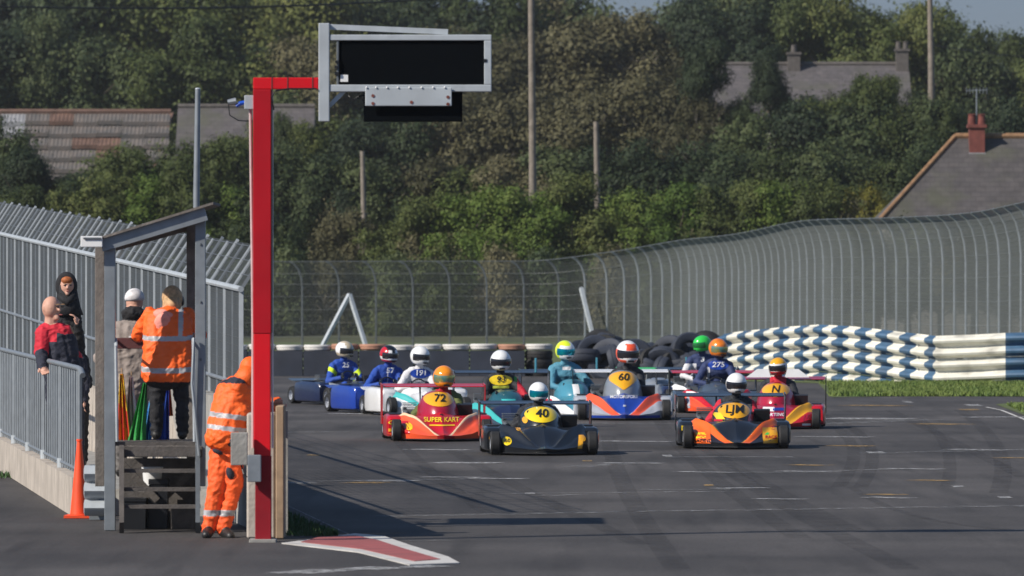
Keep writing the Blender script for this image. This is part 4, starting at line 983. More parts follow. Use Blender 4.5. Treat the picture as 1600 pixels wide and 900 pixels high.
bk = M['cloth_black']
suitm = lambda n_, c_: mat('suit_'+n_, c_, .75, 0, .1, 8, bump=.6, bscale=16)
S_black = suitm('black', (.014,.016,.022)); S_blue = suitm('blue', (.012,.06,.33)); S_white = suitm('white', (.62,.61,.63)); S_teal = suitm('teal', (.07,.24,.34)); S_red = suitm('red', (.5,.01,.03)); S_navy = suitm('navy', (.02,.035,.11)); S_green = suitm('olive', (.1,.12,.03))
HW = mat('helmet_white', (.78,.78,.78), .25, 0, .03, 5, coat=.5)

# front black kart, number 40
k = kart(845, 712, 4, 'glossy black superkart numbered 40 leading the pack with dark rear wing', dict(centre='black', stripe='black', panel='black', edge='black', pod='black', cowl='black', wing='black', plate='black'), 1.0, wing=.60, cowl_top=.60, number='40', num_col='yellow',
         logos=(('e','n',-.455,.17,.055,.05,'yellow'),('t','n','60',-.455,.17,.06,'black'),('e','n',-.3,.315,.035,.022,'amber'),('e','l',-.635,.2,.024,.035,'amber'),('r','n',.40,.08,.46,.24,'amber',.04),('e','n',.49,.2,.03,.035,'amber'),('e','c',-.2,.42,.03,.04,'amber')))
driver(k, 'driver of the black number 40 kart in white helmet with blue mirror visor', .89, S_black, HW, M['visor_blue'], look=12, hs=.98)
# front right black and orange kart
k = kart(1150, 702, 1, 'black superkart with orange nose stripes at the right front of the pack', dict(centre='black', stripe='orange', panel='black', edge='amber', pod='black', cowl='black', wing='black', plate='black'), 1.02, wing=.63, cowl_top=.58, number='LJM', num_col='amber',
         logos=(('r','n',-.52,.07,-.32,.28,'orange'),('r','n',-.50,.17,-.36,.2,'yellow'),('r','n',-.50,.13,-.38,.155,'yellow'),('r','n',.33,.07,.52,.26,'amber'),('r','n',.36,.17,.42,.22,'green'),('e','n',.47,.25,.035,.02,'red'),('t','n','RACE',.43,.14,.05,'red'),('t','n','RACING',-.42,.1,.05,'black'),('r','l',-.67,.22,-.6,.28,'yellow'),('r','l',-.65,.12,-.6,.2,'red'),('r','c',-.22,.36,-.12,.44,'yellow',-.05),('r','c',.16,.34,.23,.42,'red',.02),('r','c',-.25,.3,-.15,.36,'red')))
driver(k, 'driver of the black and orange kart in plain white helmet with smoked visor', .96, S_black, HW, M['visor'], look=6, hx=.05, hs=1.08,
       accents=((S_red, lambda X,Y,Z: np.abs(X) > .2),))
# red kart 72
k = kart(684, 690, 5, 'red superkart with orange lower panels and red wing numbered 72', dict(centre='red', stripe='cream', panel='fluo', edge='crimson', pod='red', cowl='crimson', wing='red', plate='red', sw=.035), 1.0, wing=.70, cowl_top=.66, number='72', num_col='amber',
         logos=(('r','n',-.52,.1,-.44,.26,'red'),('e','n',-.44,.19,.05,.05,'yellow'),('t','l','CR',-.64,.24,.07,'yellow'),('r','l',-.69,.12,-.6,.16,'amber'),('t','n','SUPER KART',0,.275,.085,'yellow',1.0),('r','n',-.17,.20,.17,.215,'yellow'),('r','l',-.70,.05,-.5,.1,'fluo')))
driver(k, 'driver of the red number 72 kart in orange helmet with iridescent visor', 1.0, S_green, mat('helmet_orange', (.9,.28,.01), .2, 0, .1, 6, coat=.5), M['visor_rb'], look=8, hx=.1, hs=1.18, accents=((S_red, lambda X,Y,Z: np.abs(X) < .1),))
# blue orange white 60
k = kart(975, 657, 1, 'blue, orange and pale grey superkart numbered 60 in the middle of the pack', dict(centre='blue', stripe='fluo', panel='silver', edge='white', pod='silver', cowl='grey', wing='white', plate='black', sw=.14), 1.07, wing=.66, cowl_top=.70, number='60', num_col='amber',
         cowl_fn=lambda x, z: (x*(1 if z > -.2 else max(.35, 1+(z+.2)*.9)), z if z > 0 else z*1.7), logos=(('t','n','MOTORSPORT',0,.32,.06,'white',1.0),('r','n',-.02,.19,.02,.215,'silver'),('r','n',-.5,.035,-.05,.07,'blue'),('r','n',.05,.035,.5,.07,'blue')))
hf = lambda x,y,z: 1 if (z > .35 and y < -.2 and abs(x-.1) < .42 and z < .8) or (z < -.45 and x*x > .1) or abs(x) > .78 and z < .3 else 0
driver(k, 'driver of the number 60 kart in white and orange helmet with dark visor', 1.21, S_black, HW, M['visor'], look=14, hx=.08, hs=1.42, hmat2=[PAINT['fluo']], hfn=hf, accents=((S_white, lambda X,Y,Z: (X < -.08) & (Z < -.08) & (X > -.13)),))
# yellow and red kart right
k = kart(1216, 671, -4, 'red and yellow superkart behind the black and orange one with tall red wing', dict(centre='crimson', stripe='amber', panel='red', edge='white', pod='red', cowl='crimson', wing='crimson', plate='black', fin='white', sw=.2), 1.0, wing=.69, cowl_top=.66, number='N', num_col='amber',
         logos=(('r','n',-.17,.25,.0,.31,'white'),('r','n',-.02,.26,.14,.3,'blue'),('r','n',-.12,.18,.12,.22,'magenta'),('t','n','KARTING',0,.2,.06,'white'),('t','n','III',.46,.15,.13,'crimson'),('r','n',.4,.05,.52,.08,'white')))
hf = lambda x,y,z: 1 if z > .45 or (z > .1 and y > 0) else (2 if z < -.3 else 0)
driver(k, 'driver of the red and yellow kart in yellow, white and red helmet', 1.02, S_black, HW, M['visor'], look=-20, hx=.02, hs=1.05, hmat2=[PAINT['amber'], PAINT['red']], hfn=hf, accents=((S_red, lambda X,Y,Z: np.abs(X) < .12),))
# teal-black 93
k = kart(792, 671, 5, 'dark teal superkart numbered 93 half hidden behind the black leader', dict(centre='navy', stripe='cyan', panel='slate', edge='teal', pod='slate', cowl='teal', wing='black', plate='black', whip='lteal'), 1.0, wing=.78, cowl_top=.56,
         logos=(('r','c',-.1,.38,.1,.42,'cyan'),))
driver(k, 'driver in plain white helmet and black suit with yellow chest number 93', 1.13, S_black, HW, M['visor'], look=3, hx=-.06, hs=1.2, num='93', numbg=PAINT['yellow'],
       accents=((S_red, lambda X,Y,Z: (X > .24)), (suitm('lime', (.35,.4,.03)), lambda X,Y,Z: (np.abs(Z+.17) < .02) & (np.abs(X) < .12)), (suitm('grn', (.05,.3,.06)), lambda X,Y,Z: (X > .2) & (Z > -.1)),))
# teal driver
k = kart(897, 655, 8, 'teal superkart with white and red panels behind the number 40 kart', dict(centre='lteal', stripe='white', panel='white', edge='red', pod='white', cowl='lteal', wing='black', plate='black', whip='lteal'), 1.0, wing=.70, cowl_top=.60,
         logos=(('r','n',-.5,.1,-.4,.3,'red'),('r','c',-.05,.3,.05,.52,'white')))
hf = lambda x,y,z: 1 if (x < -.3 and y > -.4) or (z > .6 and x < .2) else 0
driver(k, 'driver in teal suit with white and fluorescent yellow helmet and blue visor', 1.2, S_teal, HW, M['visor_blue'], look=14, hx=-.08, hs=1.2, hmat2=[mat('helmet_lime', (.7,.85,.03), .3, coat=.5)], hfn=hf, accents=((S_white, lambda X,Y,Z: (np.abs(X-.02) < .06) & (Z < -.04) & (Z > -.1)),))
# white kart
k = kart(655, 650, 16, 'white superkart with pale green trim and dark tyres behind the red one', dict(centre='white', stripe='cyan', panel='white', edge='white', pod='white', cowl='white', wing='white', plate='white', plates=0), 1.0, podh=1.3, wing=.39, cowl_top=.46,
         logos=(('e','n',.2,.3,.12,.03,'cyan'),('r','l',-.62,.05,-.58,.3,'cyan',.03)))
driver(k, 'driver in all white suit and white helmet with blue number panel', 1.09, S_white, HW, M['visor'], look=14, hx=.1, hs=1.2, num='191', numbg=PAINT['blue'], numcol=PAINT['white'])
# blue kart
k = kart(606, 646, 22, 'plain blue superkart second from the left of the pack', dict(centre='blue', stripe='blue', panel='blue', edge='blue', pod='blue', cowl='blue', wing='blue', plate='blue', plates=0), 1.0, podh=1.3, wing=.39, cowl_top=.48)
hf = lambda x,y,z: 1 if (abs(x) > .55 and z > -.1) or (z < -.5) else (2 if z > .6 or abs(x) < .2 and z > .3 else 0)
driver(k, 'driver in blue suit with red, white and black helmet', 1.08, S_blue, HW, M['visor'], look=8, hx=.14, hs=1.14, hmat2=[PAINT['red'], PAINT['black']], hfn=hf, num='57', numcol=PAINT['white'], accents=((S_white, lambda X,Y,Z: (np.abs(X+.04) < .008) & (Z < -.05)), (S_black, lambda X,Y,Z: (X > .16) & (Z < -.12)),))
# far left kart
k = kart(545, 633, 24, 'dark superkart at the far left rear of the pack', dict(centre='slate', stripe='grey', panel='navy', edge='slate', pod='navy', cowl='black', wing='slate', plate='slate', plates=0), 1.0, podh=1.15, wing=.39, cowl_top=.42)
lime = suitm('fluo', (.6,.8,.02))
hf = lambda x,y,z: 1 if (z > .35 and abs(x) < .5) or (z < -.3) else 0
driver(k, 'driver in blue and dark suit with fluorescent yellow sleeves and gold and white helmet', 1.08, S_blue, HW, M['visor'], look=22, hx=.05, hs=1.15, hmat2=[PAINT['gold']], hfn=hf, num='25', numbg=PAINT['blue'], numcol=PAINT['white'], accents=((lime, lambda X,Y,Z: (np.abs(X) > .15) & (np.abs(Z+.2-(np.abs(X)-.2)*.8) < .05)),))
# 275
k = kart(1122, 646, 2, 'red and white superkart behind, between the number 60 and the black and orange karts', dict(centre='slate', stripe='red', panel='fluo', edge='white', pod='slate', cowl='slate', wing='red', plate='black'), 1.0, wing=.62, cowl_top=.50,
         logos=(('r','n',-.5,.3,-.3,.34,'white'),('r','n',-.5,.08,-.46,.3,'silver')))
driver(k, 'driver in navy suit numbered 275 with bright orange helmet', 1.19, S_navy, mat('helmet_tangerine', (.85,.2,.01), .25, 0, .35, 9, coat=.5), M['visor_rb'], look=25, hx=.05, hs=1.18, num='275', numbg=PAINT['blue'], numcol=PAINT['white'], accents=((S_white, lambda X,Y,Z: (np.abs(X+.16) < .02) & (Z < -.1)),))
# green helmet behind
k = kart(1100, 636, 4, 'dark superkart with green helmeted driver almost hidden behind the number 275 driver', dict(centre='navy', stripe='white', panel='navy', edge='white', pod='navy', cowl='navy', wing='black', plate='black'), 1.0, wing=.6, cowl_top=.48)
driver(k, 'driver with bright green helmet behind the orange helmeted one', 1.19, S_navy, mat('helmet_green', (.03,.55,.07), .25, 0, .1, 6, coat=.5), mat('green_visor', (.01,.12,.03), .2, coat=.5), look=-60, hx=.03, hs=1.12, num='3', numcol=PAINT['white'], accents=((S_white, lambda X,Y,Z: (X < -.1) & (Z < -.14)),))
k = kart(1030, 634, 0, 'hidden superkart with a green wing panel behind the number 60 kart', dict(centre='grey', stripe='white', panel='grey', edge='white', pod='grey', cowl='grey', wing='green', plate='green', whip='lteal'), 1.0, wing=.58, cowl_top=.46)

# ------------------------------------------------------------------ tyre wall
def tyre_mesh(name, r, h, m):
    mb = MB(); mb.lathe([(r*.55,h*.12),(r*.7,0),(r*.92,.0),(r,h*.2),(r,h*.42),(r*.975,h*.44),(r*.975,h*.56),(r,h*.58),(r,h*.8),(r*.92,h),(r*.7,h),(r*.55,h*.88)], (0,0,0), 'z', 20); return mb.mesh(name, m, True)
TW = tyre_mesh('tyre_white', .3, .13, mat('painted_tyre_white', (.6,.58,.55), .7, 0, .15, 5, dirt=.35)); TO = tyre_mesh('tyre_orange', .3, .13, mat('painted_tyre_orange', (.4,.2,.13), .7, 0, .2, 5, dirt=.3)); TB = tyre_mesh('tyre_black', .3, .19, M['rubber'])
D1 = 166; x0 = P(300,0,D1).x; x1 = P(905,0,D1).x; tw = thing('tyre_wall', 'long dark tyre wall with white painted top row across the end of the track', 'tyre barrier', (x0, D1, 0))
n = int((x1-x0)/.6)
for i in range(n):
    dy = rnd.uniform(-.04,.04)
    for k in range(3): inst('tyre', TB, tw, (.3+i*.6, .35+dy, .19*k-.02))
    inst('top_tyre', TO if i in (5,6,11,16) else TW, tw, (.3+i*.6, .35+dy+rnd.uniform(-.04,.04), .55+rnd.uniform(-.012,.02)))
for i in range(int(n*.6/1.2)):
    mb = MB(); mb.box((.6+i*1.2, -.0+rnd.uniform(-.01,.01), .27), (1.18,.03,.55)); mb.build('belt_panel', M['belt'], tw)
# heap of loose tyres
hx0 = P(905,0,163).x
tp = thing('tyre_heap', 'untidy heap of big black tyres beside the striped barrier', 'tyre heap', (hx0, 163, 0))
BT = tyre_mesh('tyre_large', .42, .25, M['belt']); BT2 = tyre_mesh('tyre_medium', .36, .22, M['rubber'])
for i in range(130):
    u = rnd.random(); x = u*3.6; col = .55+.5*max(0, math.sin(u*9.2+.5))*.8
    lay = rnd.random(); z = lay*col*.72
    big = rnd.random() < .55
    inst('tyre', BT if big else BT2, tp, (x, rnd.uniform(-.1,1.4)+(1-lay)*-.2, z), (rnd.uniform(-.5,.5)+(1.4 if rnd.random() < .45 else 0), rnd.uniform(-.5,.5), rnd.uniform(0,3)))
for (px, py, d) in ((930,535,0.2),(990,540,.1),(1075,530,.2),(1050,535,.5),(1120,545,.1),(955,540,0)):
    p = P(px, py, 163+d)-tp.location; inst('tyre', BT, tp, (p.x, d, p.z-.3), (1.35+rnd.uniform(-.2,.2), rnd.uniform(-.2,.2), rnd.uniform(-.5,.5)))

# ------------------------------------------------------------------ striped steel barrier
ar = thing('striped_barrier', 'curving blue and white striped steel barrier of stacked corrugated rails', 'barrier', (P(1300,0,160).x, 160, 0))
path = []      # pixel x, distance, top height
keys = [(1120,163.5,.9),(1152,162,.99),(1220,160,1.10),(1280,158,1.17),(1332,157,1.14),(1404,156,1.04),(1462,155,.96),(1540,154.7,1.0),(1576,154.5,1.03),(1700,154,1.06)]
def akey(x):
    for a, b in zip(keys, keys[1:]):
        if a[0] <= x <= b[0]: t = (x-a[0])/(b[0]-a[0]); return a[1]+(b[1]-a[1])*t, a[2]+(b[2]-a[2])*t
edges = []; x = 1130.0; col = 1
while x < 1455: edges.append((x, min(x+14.2+(x-1130)*.012+rnd.uniform(-2.5,2.5), 1462), col)); x = edges[-1][1]; col = 1-col
edges += [(x, 1571, 0), (1571, 1700, 1)]
BH = .47
for row in range(3):
    mbs = {}
    for (xa, xb, cl) in edges:
        nseg = 2 if xb-xa < 40 else 6
        mb = MB(); prof = wprof(BH)
        pts = []
        for i in range(nseg+1):
            xx = xa+(xb-xa)*i/nseg; D, zt = akey(xx); pts.append((xx, D, zt))
        vs = []
        for (xx, D, zt) in pts:
            sd = min(max((xx-1440)/40, 0), 1); nv_ = V(-.85,-.5,0).lerp(V(-.06,-1,0), sd)
            for (d, z) in prof: vs.append(V((xx-800)/F*D, D, zt-BH/2-row*BH*1.04+z)+nv_*(-d*1.9)-ar.location)
        m_ = len(prof); fs = [(i*m_+j, i*m_+j+1, (i+1)*m_+j+1, (i+1)*m_+j) for i in range(nseg) for j in range(m_-1)]
        mb.add(vs, fs); vb = [v+V(.008,.012,0) for v in vs]; mb.add(vb, fs)
        mb.build('rail_section', M['ab' if cl else 'aw'], ar, smooth=True)
for xx in range(1140,1620,60):
    D, zt = akey(xx); p = V((xx-800)/F*D, D+.12, 0)-ar.location; mb = MB(); mb.box((p.x, p.y, zt/2-.03), (.12,.14,zt-.06)); mb.build('post', M['galv_dk'], ar)

# ------------------------------------------------------------------ far catch fence
fkx = [300,860,900,950,1000,1050,1090,1130,1180,1220,1260,1300,1400,1500,1560,1600,1680]
fkd = [224,223,222.5,221,218.5,215,211,206,200,195,190,186,178.5,171.5,167,164,158]
fky = [409,408,404,397,390,381,374,371,365,356,347,343,341,337,331,322,305]
xs_ = np.linspace(300, 1680, 140); dd_ = np.interp(xs_, fkx, fkd); yy_ = np.interp(xs_, fkx, fky); ker = np.ones(9)/9
dd_[4:-4] = np.convolve(dd_, ker, 'valid'); yy_[2:-2] = np.convolve(yy_, np.ones(5)/5, 'valid')
fpt = [V((x-800)/F*D, D, H-(y-YH)/F*D) for x, D, y in zip(xs_, dd_, yy_)]
cum = [0]
for a, b in zip(fpt, fpt[1:]): cum.append(cum[-1]+V(b.x-a.x, b.y-a.y, 0).length)
def fat(s):
    for i in range(len(fpt)-1):
        if s <= cum[i+1] or i == len(fpt)-2:
            t = (s-cum[i])/(cum[i+1]-cum[i]); a, b = fpt[i], fpt[i+1]; return a.lerp(b, t)
Ltot = cum[-1]; cf = thing('catch_fence', 'tall curved top wire mesh debris fence sweeping round the outside of the bend', 'fence', (0, 200, 0)); O2 = V(0,200,0)
CURV = [(0,0),(0,.72),(-.03,.82),(-.11,.91),(-.24,.97),(-.38,1.0)]     # lean toward the track
def fcol(s, lean=1.0):
    p = fat(s); return [V(p.x+dx*lean, p.y-.12*abs(dx), p.z*t)-O2 for dx, t in CURV]
# posts
s = 0.0
sL = cum[int((880-300)/1380*139)]                       # end of the straight part
ps_ = []
while s < Ltot: ps_.append(s); s += 1.08 if s < sL else 1.3
for s in ps_:
    c_ = fcol(s); mb = MB(); mb.tube(c_, .032 if s < sL else .034, 6); mb.build('post', M['galv_dk'] if s < sL else M['galv'], cf, smooth=True)
mbw = MB(); s = 0
while s < Ltot:
    c_ = fcol(s); n0 = len(mbw.v); h_ = .0026
    a = V(h_,0,0)
    for q_ in c_: mbw.v += [(q_.x-h_, q_.y-.03, q_.z), (q_.x+h_, q_.y-.03, q_.z), (q_.x, q_.y-.03+h_*1.6, q_.z)]
    for i in range(len(c_)-1):
        for k in range(3): k2 = (k+1) % 3; mbw.f.append((n0+i*3+k, n0+i*3+k2, n0+(i+1)*3+k2, n0+(i+1)*3+k)); mbw.m.append(0)
    s += .032
M['wire2'] = mat('fence_wire', (.165,.178,.175), .55, .2, .12, .5)
me = bpy.data.meshes.new('mesh_wires'); me.from_pydata(mbw.v, [], mbw.f); me.materials.append(M['wire2']); me.update(); ob = bpy.data.objects.new('mesh_wires', me); C.objects.link(ob); ob.parent = cf; tag(ob, kind='stuff')
mbh = MB(); ns = 130; cols = [fcol(Ltot*i/ns) for i in range(ns+1)]
def colat(c_, t):
    zt = c_[-1].z*t
    for a, b in zip(c_, c_[1:]):
        if a.z <= zt+1e-6 <= b.z+1e-5: u = (zt-a.z)/max(b.z-a.z, 1e-6); return a.lerp(b, min(max(u, 0), 1))
    return c_[-1]
for k in range(1, 40): mbh.tube([colat(c_, k/40)+V(0,-.036,0) for c_ in cols], .0035, 3, cap=False)
tag(mbh.build('horizontal_wires', M['wire2'], cf), kind='stuff')
for t in (.14,.3,.45,.6,.74,.86): mb = MB(); mb.tube([colat(c_, t)+V(0,-.05,0) for c_ in cols], .006, 5, cap=False); mb.build('line_cable', M['wire2'], cf)
mb = MB(); mb.tube([c_[-1] for c_ in cols], .011, 6); mb.build('top_cable', M['galv_dk'], cf)
for (xa,ya,xb,yb) in ((546,460,501,546),(546,460,574,548),(908,450,925,520)):
    mb = MB(); mb.beam(P(xa,ya,221)-O2, P(xb,yb,220.2)-O2, .1, .1); mb.build('brace', M['galv_lt'], cf)

# ------------------------------------------------------------------ foliage
def leaf_crown(seed, n, rx, ry, rz, leaf, lobes=9, gap=.35):
    """leaf sized quads gathered in clumps through an uneven crown, centre at origin"""
    r = np.random.RandomState(seed)
    # lobes
    lc = r.randn(lobes, 3); lc /= np.linalg.norm(lc, axis=1)[:,None]; lc *= np.array([rx,ry,rz])*(.3+.5*r.rand(lobes,1)); lr = (.26+.24*r.rand(lobes))*min(rx,ry,rz)
    nc = n//34
    li = r.randint(lobes, size=nc); dv = r.randn(nc,3); dv /= np.linalg.norm(dv, axis=1)[:,None]
    cc = lc[li]+dv*(lr[li][:,None])*(r.rand(nc,1)**.4)
    cs = .12+.2*r.rand(nc)
    ci = r.randint(nc, size=n); p = cc[ci]+r.randn(n,3)*cs[ci][:,None]*np.array([1,1,.7])*min(rx,3)/2.2
    sz = leaf*(.5+r.rand(n))
    out = p-lc[li[ci]]; out /= np.linalg.norm(out, axis=1)[:,None]+1e-6
    nn_ = out+np.array([0,0,.35])+r.randn(n,3)*.38; nn_ /= np.linalg.norm(nn_, axis=1)[:,None]
    a = np.cross(nn_, r.randn(n,3)); a /= np.linalg.norm(a, axis=1)[:,None]; b = np.cross(nn_, a)
    a *= sz[:,None]*.5; b *= sz[:,None]*.32
    v = np.stack([p-a, p-a*.1+b, p+a, p-a*.1-b], axis=1).reshape(-1,3)
    me = bpy.data.meshes.new('crown'); me.vertices.add(len(v)); me.vertices.foreach_set('co', v.ravel())
    me.loops.add(4*n); me.loops.foreach_set('vertex_index', np.arange(4*n, dtype=np.int32)); me.polygons.add(n); me.polygons.foreach_set('loop_start', np.arange(0,4*n,4,dtype=np.int32)); me.polygons.foreach_set('loop_total', np.full(n,4,dtype=np.int32))
    me.update(calc_edges=True); me.validate(); return me
def limb_mesh(seed, h, r0, spread, top):
    r = random.Random(seed); mb = MB(); 
    mb.tube([V(0,0,-.5), V(r.uniform(-.1,.1),0,h*.4), V(r.uniform(-.2,.2),r.uniform(-.2,.2),h)], [r0*1.3,r0,r0*.55], 8)
    for i in range(9):
        z = h*(.45+.55*i/9); a = r.uniform(0,6.28); l = spread*r.uniform(.6,1); e = V(math.cos(a)*l, math.sin(a)*l, z+top*r.uniform(.3,.9))
        mb.tube([V(0,0,z), V(0,0,z).lerp(e, .5)+V(0,0,-.15), e], [r0*.42,r0*.25,r0*.08], 5)
    return mb.mesh('limbs', M['bark'], True)
# unit crowns: roughly 6 m across
crowns = {}
for nm, mt in (('dark', L_dark), ('mid', L_mid), ('fresh', L_lit), ('olive', L_brown), ('yellow', L_yel), ('russet', L_red)):
    lst = []
    for v_ in range(3 if nm in ('dark','mid','fresh','olive') else 1):
        me = leaf_crown(hash_ := (11*v_+len(nm)*7+ord(nm[0])), 24000, 3, 3, 3, .19, 13+v_*3); me.materials.append(mt); lst.append(me)
    crowns[nm] = lst
trunks = [limb_mesh(i, 4.5, .2, 2.2, 1.6) for i in range(3)]
M['twig'] = mat('pale_twigs', (.2,.175,.14), .9, 0, .2, 5)
def twig_mesh(seed):
    r = random.Random(seed); mb = MB()
    mb.tube([V(0,0,-.5), V(.1,0,2.4), V(0,.1,4.6)], [.2,.14,.07], 7)
    for i in range(34):
        z = r.uniform(1.6,4.4); a = r.uniform(0,6.28); l = r.uniform(1.4,3.0); e = V(math.cos(a)*l*.8, math.sin(a)*l*.8, z+r.uniform(.6,2.4)); m_ = V(0,0,z).lerp(e,.5)+V(r.uniform(-.2,.2),r.uniform(-.2,.2),-.1)
        mb.tube([V(0,0,z), m_, e], [.07,.045,.014], 4)
        for j in range(3):
            q_ = m_.lerp(e, r.uniform(0,.8)); mb.tube([q_, q_+V(r.uniform(-.6,.6),r.uniform(-.6,.6),r.uniform(.2,.9))], [.025,.008], 3)
    return mb.mesh('limbs', M['twig'], True)
twigs = [twig_mesh(40+i) for i in range(2)]
tcount = 0
KLAB = {'dark': 'dark green', 'mid': 'mid green', 'fresh': 'fresh green', 'olive': 'sparse olive brown', 'yellow': 'yellowing', 'russet': 'russet tinged'}
def tree(px, top, D, wpx, kind, label=None, group='trees on the hillside', base=None, hpx=None, name=None):
    """px centre column, top pixel row, width in pixels; crown height from hpx"""
    global tcount
    s_ = F/D; p = P(px, top, D); z0 = hz(D) if base is None else base
    wm = wpx/s_; hm = (hpx/s_) if hpx else min(wm*.95, max(p.z-z0, 1)*.85)
    bush = (p.z-hm) < z0+.8
    hm = min(hm, p.z-z0+hm*.15)
    nm = name or ('bush' if bush else 'broadleaf_tree')
    o = thing(nm, label or '', 'bush' if bush else 'tree', (p.x, D, z0), 0, group)
    cm = rnd.choice(crowns[kind]); c = inst('crown', cm, o, (0, 0, p.z-z0-hm*.5), (0, 0, rnd.uniform(0,6.28)), (wm/5.6, wm/5.6, hm/5.6))
    th = max(p.z-z0-hm*.35, .6); inst('trunk', twigs[tcount % 2] if kind == 'olive' else trunks[tcount % 3], o, (0,0,0), (0,0,rnd.uniform(0,6)), (min(wm/5,1.1), min(wm/5,1.1), th/5.6)); tcount += 1
    o['_k'] = kind; return o
T = []
def tr(*a, **k): T.append(tree(*a, **k))
# --- far backdrop row along the crest
bd = [(-60,-40,430,220,'dark'),(20,-60,425,200,'dark'),(110,-50,420,190,'dark'),(200,-40,425,210,'mid'),(290,-50,420,210,'mid'),(380,-40,425,190,'mid'),(460,-50,420,200,'mid'),(545,-40,425,190,'dark'),(620,-50,430,190,'dark'),(700,-35,420,190,'dark'),
      (780,-30,420,190,'mid'),(860,-20,425,170,'olive'),(935,-12,425,150,'dark'),(1015,5,425,130,'dark'),(1090,-30,420,170,'dark'),(1160,-60,415,190,'dark'),(1240,-45,418,190,'mid'),(1310,-15,420,160,'mid'),(1375,-8,420,150,'mid'),(1430,-20,422,150,'mid'),(1490,20,415,120,'mid'),(1530,45,415,90,'dark'),(1590,62,410,110,'mid'),(1655,50,420,120,'dark')]
for a in bd: tr(*a, group='trees along the crest of the hill', hpx=230)
# second row filling beneath the crest
for (x, y, w_, kd) in [(-20,40,200,'dark'),(70,75,150,'mid'),(60,15,120,'dark'),(150,50,170,'dark'),(240,60,190,'mid'),(330,45,190,'mid'),(420,70,180,'mid'),(500,50,180,'olive'),(590,80,190,'mid'),(665,60,180,'olive'),(740,35,200,'olive'),(820,60,190,'olive'),(905,30,200,'olive'),(985,20,190,'olive'),(1050,55,130,'olive'),(1110,10,150,'dark'),
                       (1170,15,170,'dark'),(1240,10,140,'mid'),(1300,5,130,'mid'),(1360,25,150,'mid'),(1430,20,130,'mid'),(1480,55,130,'dark'),(1535,80,130,'dark'),(1590,90,110,'russet'),(1560,110,90,'dark'),(1640,80,140,'mid')]:
    tr(x, y, 385, w_, kd, hpx=190, group='trees just below the crest')
# third row, masking the slope
for (x, y, w_, kd) in [(445,150,150,'dark'),(500,190,150,'mid'),(560,165,150,'dark'),(615,150,140,'dark'),(640,200,150,'olive'),(705,150,170,'olive'),(770,170,170,'olive'),(840,130,180,'olive'),(905,150,180,'olive'),(975,120,170,'olive'),(1045,130,150,'olive'),(1070,185,120,'dark'),(1130,185,120,'dark')]:
    tr(x, y, 330, w_, kd, hpx=170, group='trees halfway down the slope')
for (x, y, w_, kd) in [(1190,175,150,'dark'),(1260,160,160,'dark'),(1330,150,150,'dark'),(1390,175,150,'mid'),(1440,160,140,'dark'),(1495,165,110,'dark'),(1510,200,120,'dark'),(1560,150,120,'dark'),(1600,170,110,'dark'),(1290,140,90,'mid'),(1370,130,90,'mid'),(1470,150,90,'mid')]:
    tr(x, y, 308, w_, kd, hpx=160, group='dark shrubs below the slate roofed cottage')
# fourth row
for (x, y, w_, kd) in [(190,220,130,'mid'),(250,235,120,'fresh'),(300,215,130,'mid'),(350,205,120,'mid'),(395,215,110,'mid'),(455,220,130,'dark'),(515,240,130,'dark'),(580,245,130,'dark'),(630,270,130,'dark'),(450,300,150,'dark'),(530,305,120,'olive'),(590,310,120,'mid'),
                       (660,240,150,'olive'),(730,245,150,'mid'),(800,235,150,'olive'),(880,225,150,'dark'),(950,225,150,'dark'),(1020,215,150,'dark'),(1090,220,150,'dark'),(1160,235,150,'dark'),(1230,230,150,'mid'),(1300,225,150,'dark'),(1360,235,140,'mid'),(1420,240,120,'dark'),(1450,215,100,'dark')]:
    tr(x, y, 285, w_, kd, hpx=150, group='bushy trees above the catch fence')
# front hedge
for (x, y, w_, kd) in [(165,265,120,'mid'),(225,275,130,'fresh'),(290,265,120,'mid'),(345,290,110,'fresh'),(400,300,120,'dark'),(130,300,90,'olive'),(40,300,120,'mid'),(-20,295,130,'mid'),(90,310,90,'mid'),
                       (450,340,110,'dark'),(500,355,90,'olive'),(545,330,110,'olive'),(600,345,110,'mid'),(660,315,120,'mid'),(715,290,130,'fresh'),(775,275,130,'fresh'),(835,285,120,'fresh'),(895,280,130,'mid'),(945,310,120,'mid'),(1000,280,120,'fresh'),(1055,285,130,'fresh'),(1110,300,120,'mid'),(1165,290,120,'mid'),(1215,270,110,'fresh'),(1265,280,110,'mid'),(1310,275,100,'mid'),(1350,278,80,'yellow'),(1330,305,90,'olive'),(1385,300,60,'mid'),
                       (680,345,120,'olive'),(760,340,130,'fresh'),(850,345,130,'mid'),(930,345,120,'fresh'),(1010,345,120,'mid'),(1090,340,120,'olive'),(1160,335,110,'mid'),(1230,325,110,'olive'),(1300,320,100,'mid'),(1590,270,70,'olive')]:
    tr(x, y, 262, w_, kd, hpx=130, group='hedge bushes behind the catch fence', base=0)
for (x, y, w_, kd) in [(430,375,120,'dark'),(510,385,120,'olive'),(600,390,120,'dark'),(690,385,120,'mid'),(780,385,120,'olive'),(870,385,120,'dark'),(960,385,120,'olive'),(1050,385,120,'dark'),(350,400,140,'dark'),(250,400,140,'dark'),(150,400,140,'dark'),(50,400,140,'dark')]:
    tr(x, y, 250, w_, kd, hpx=190, group='scrub seen through the catch fence', base=0)
for (x, y, w_, kd) in [(400,175,60,'mid'),(445,172,50,'dark'),(478,185,70,'mid'),(360,200,80,'mid'),(425,210,90,'dark')]: tr(x, y, 296, w_, kd, hpx=110, group='bushes before the grey roof')
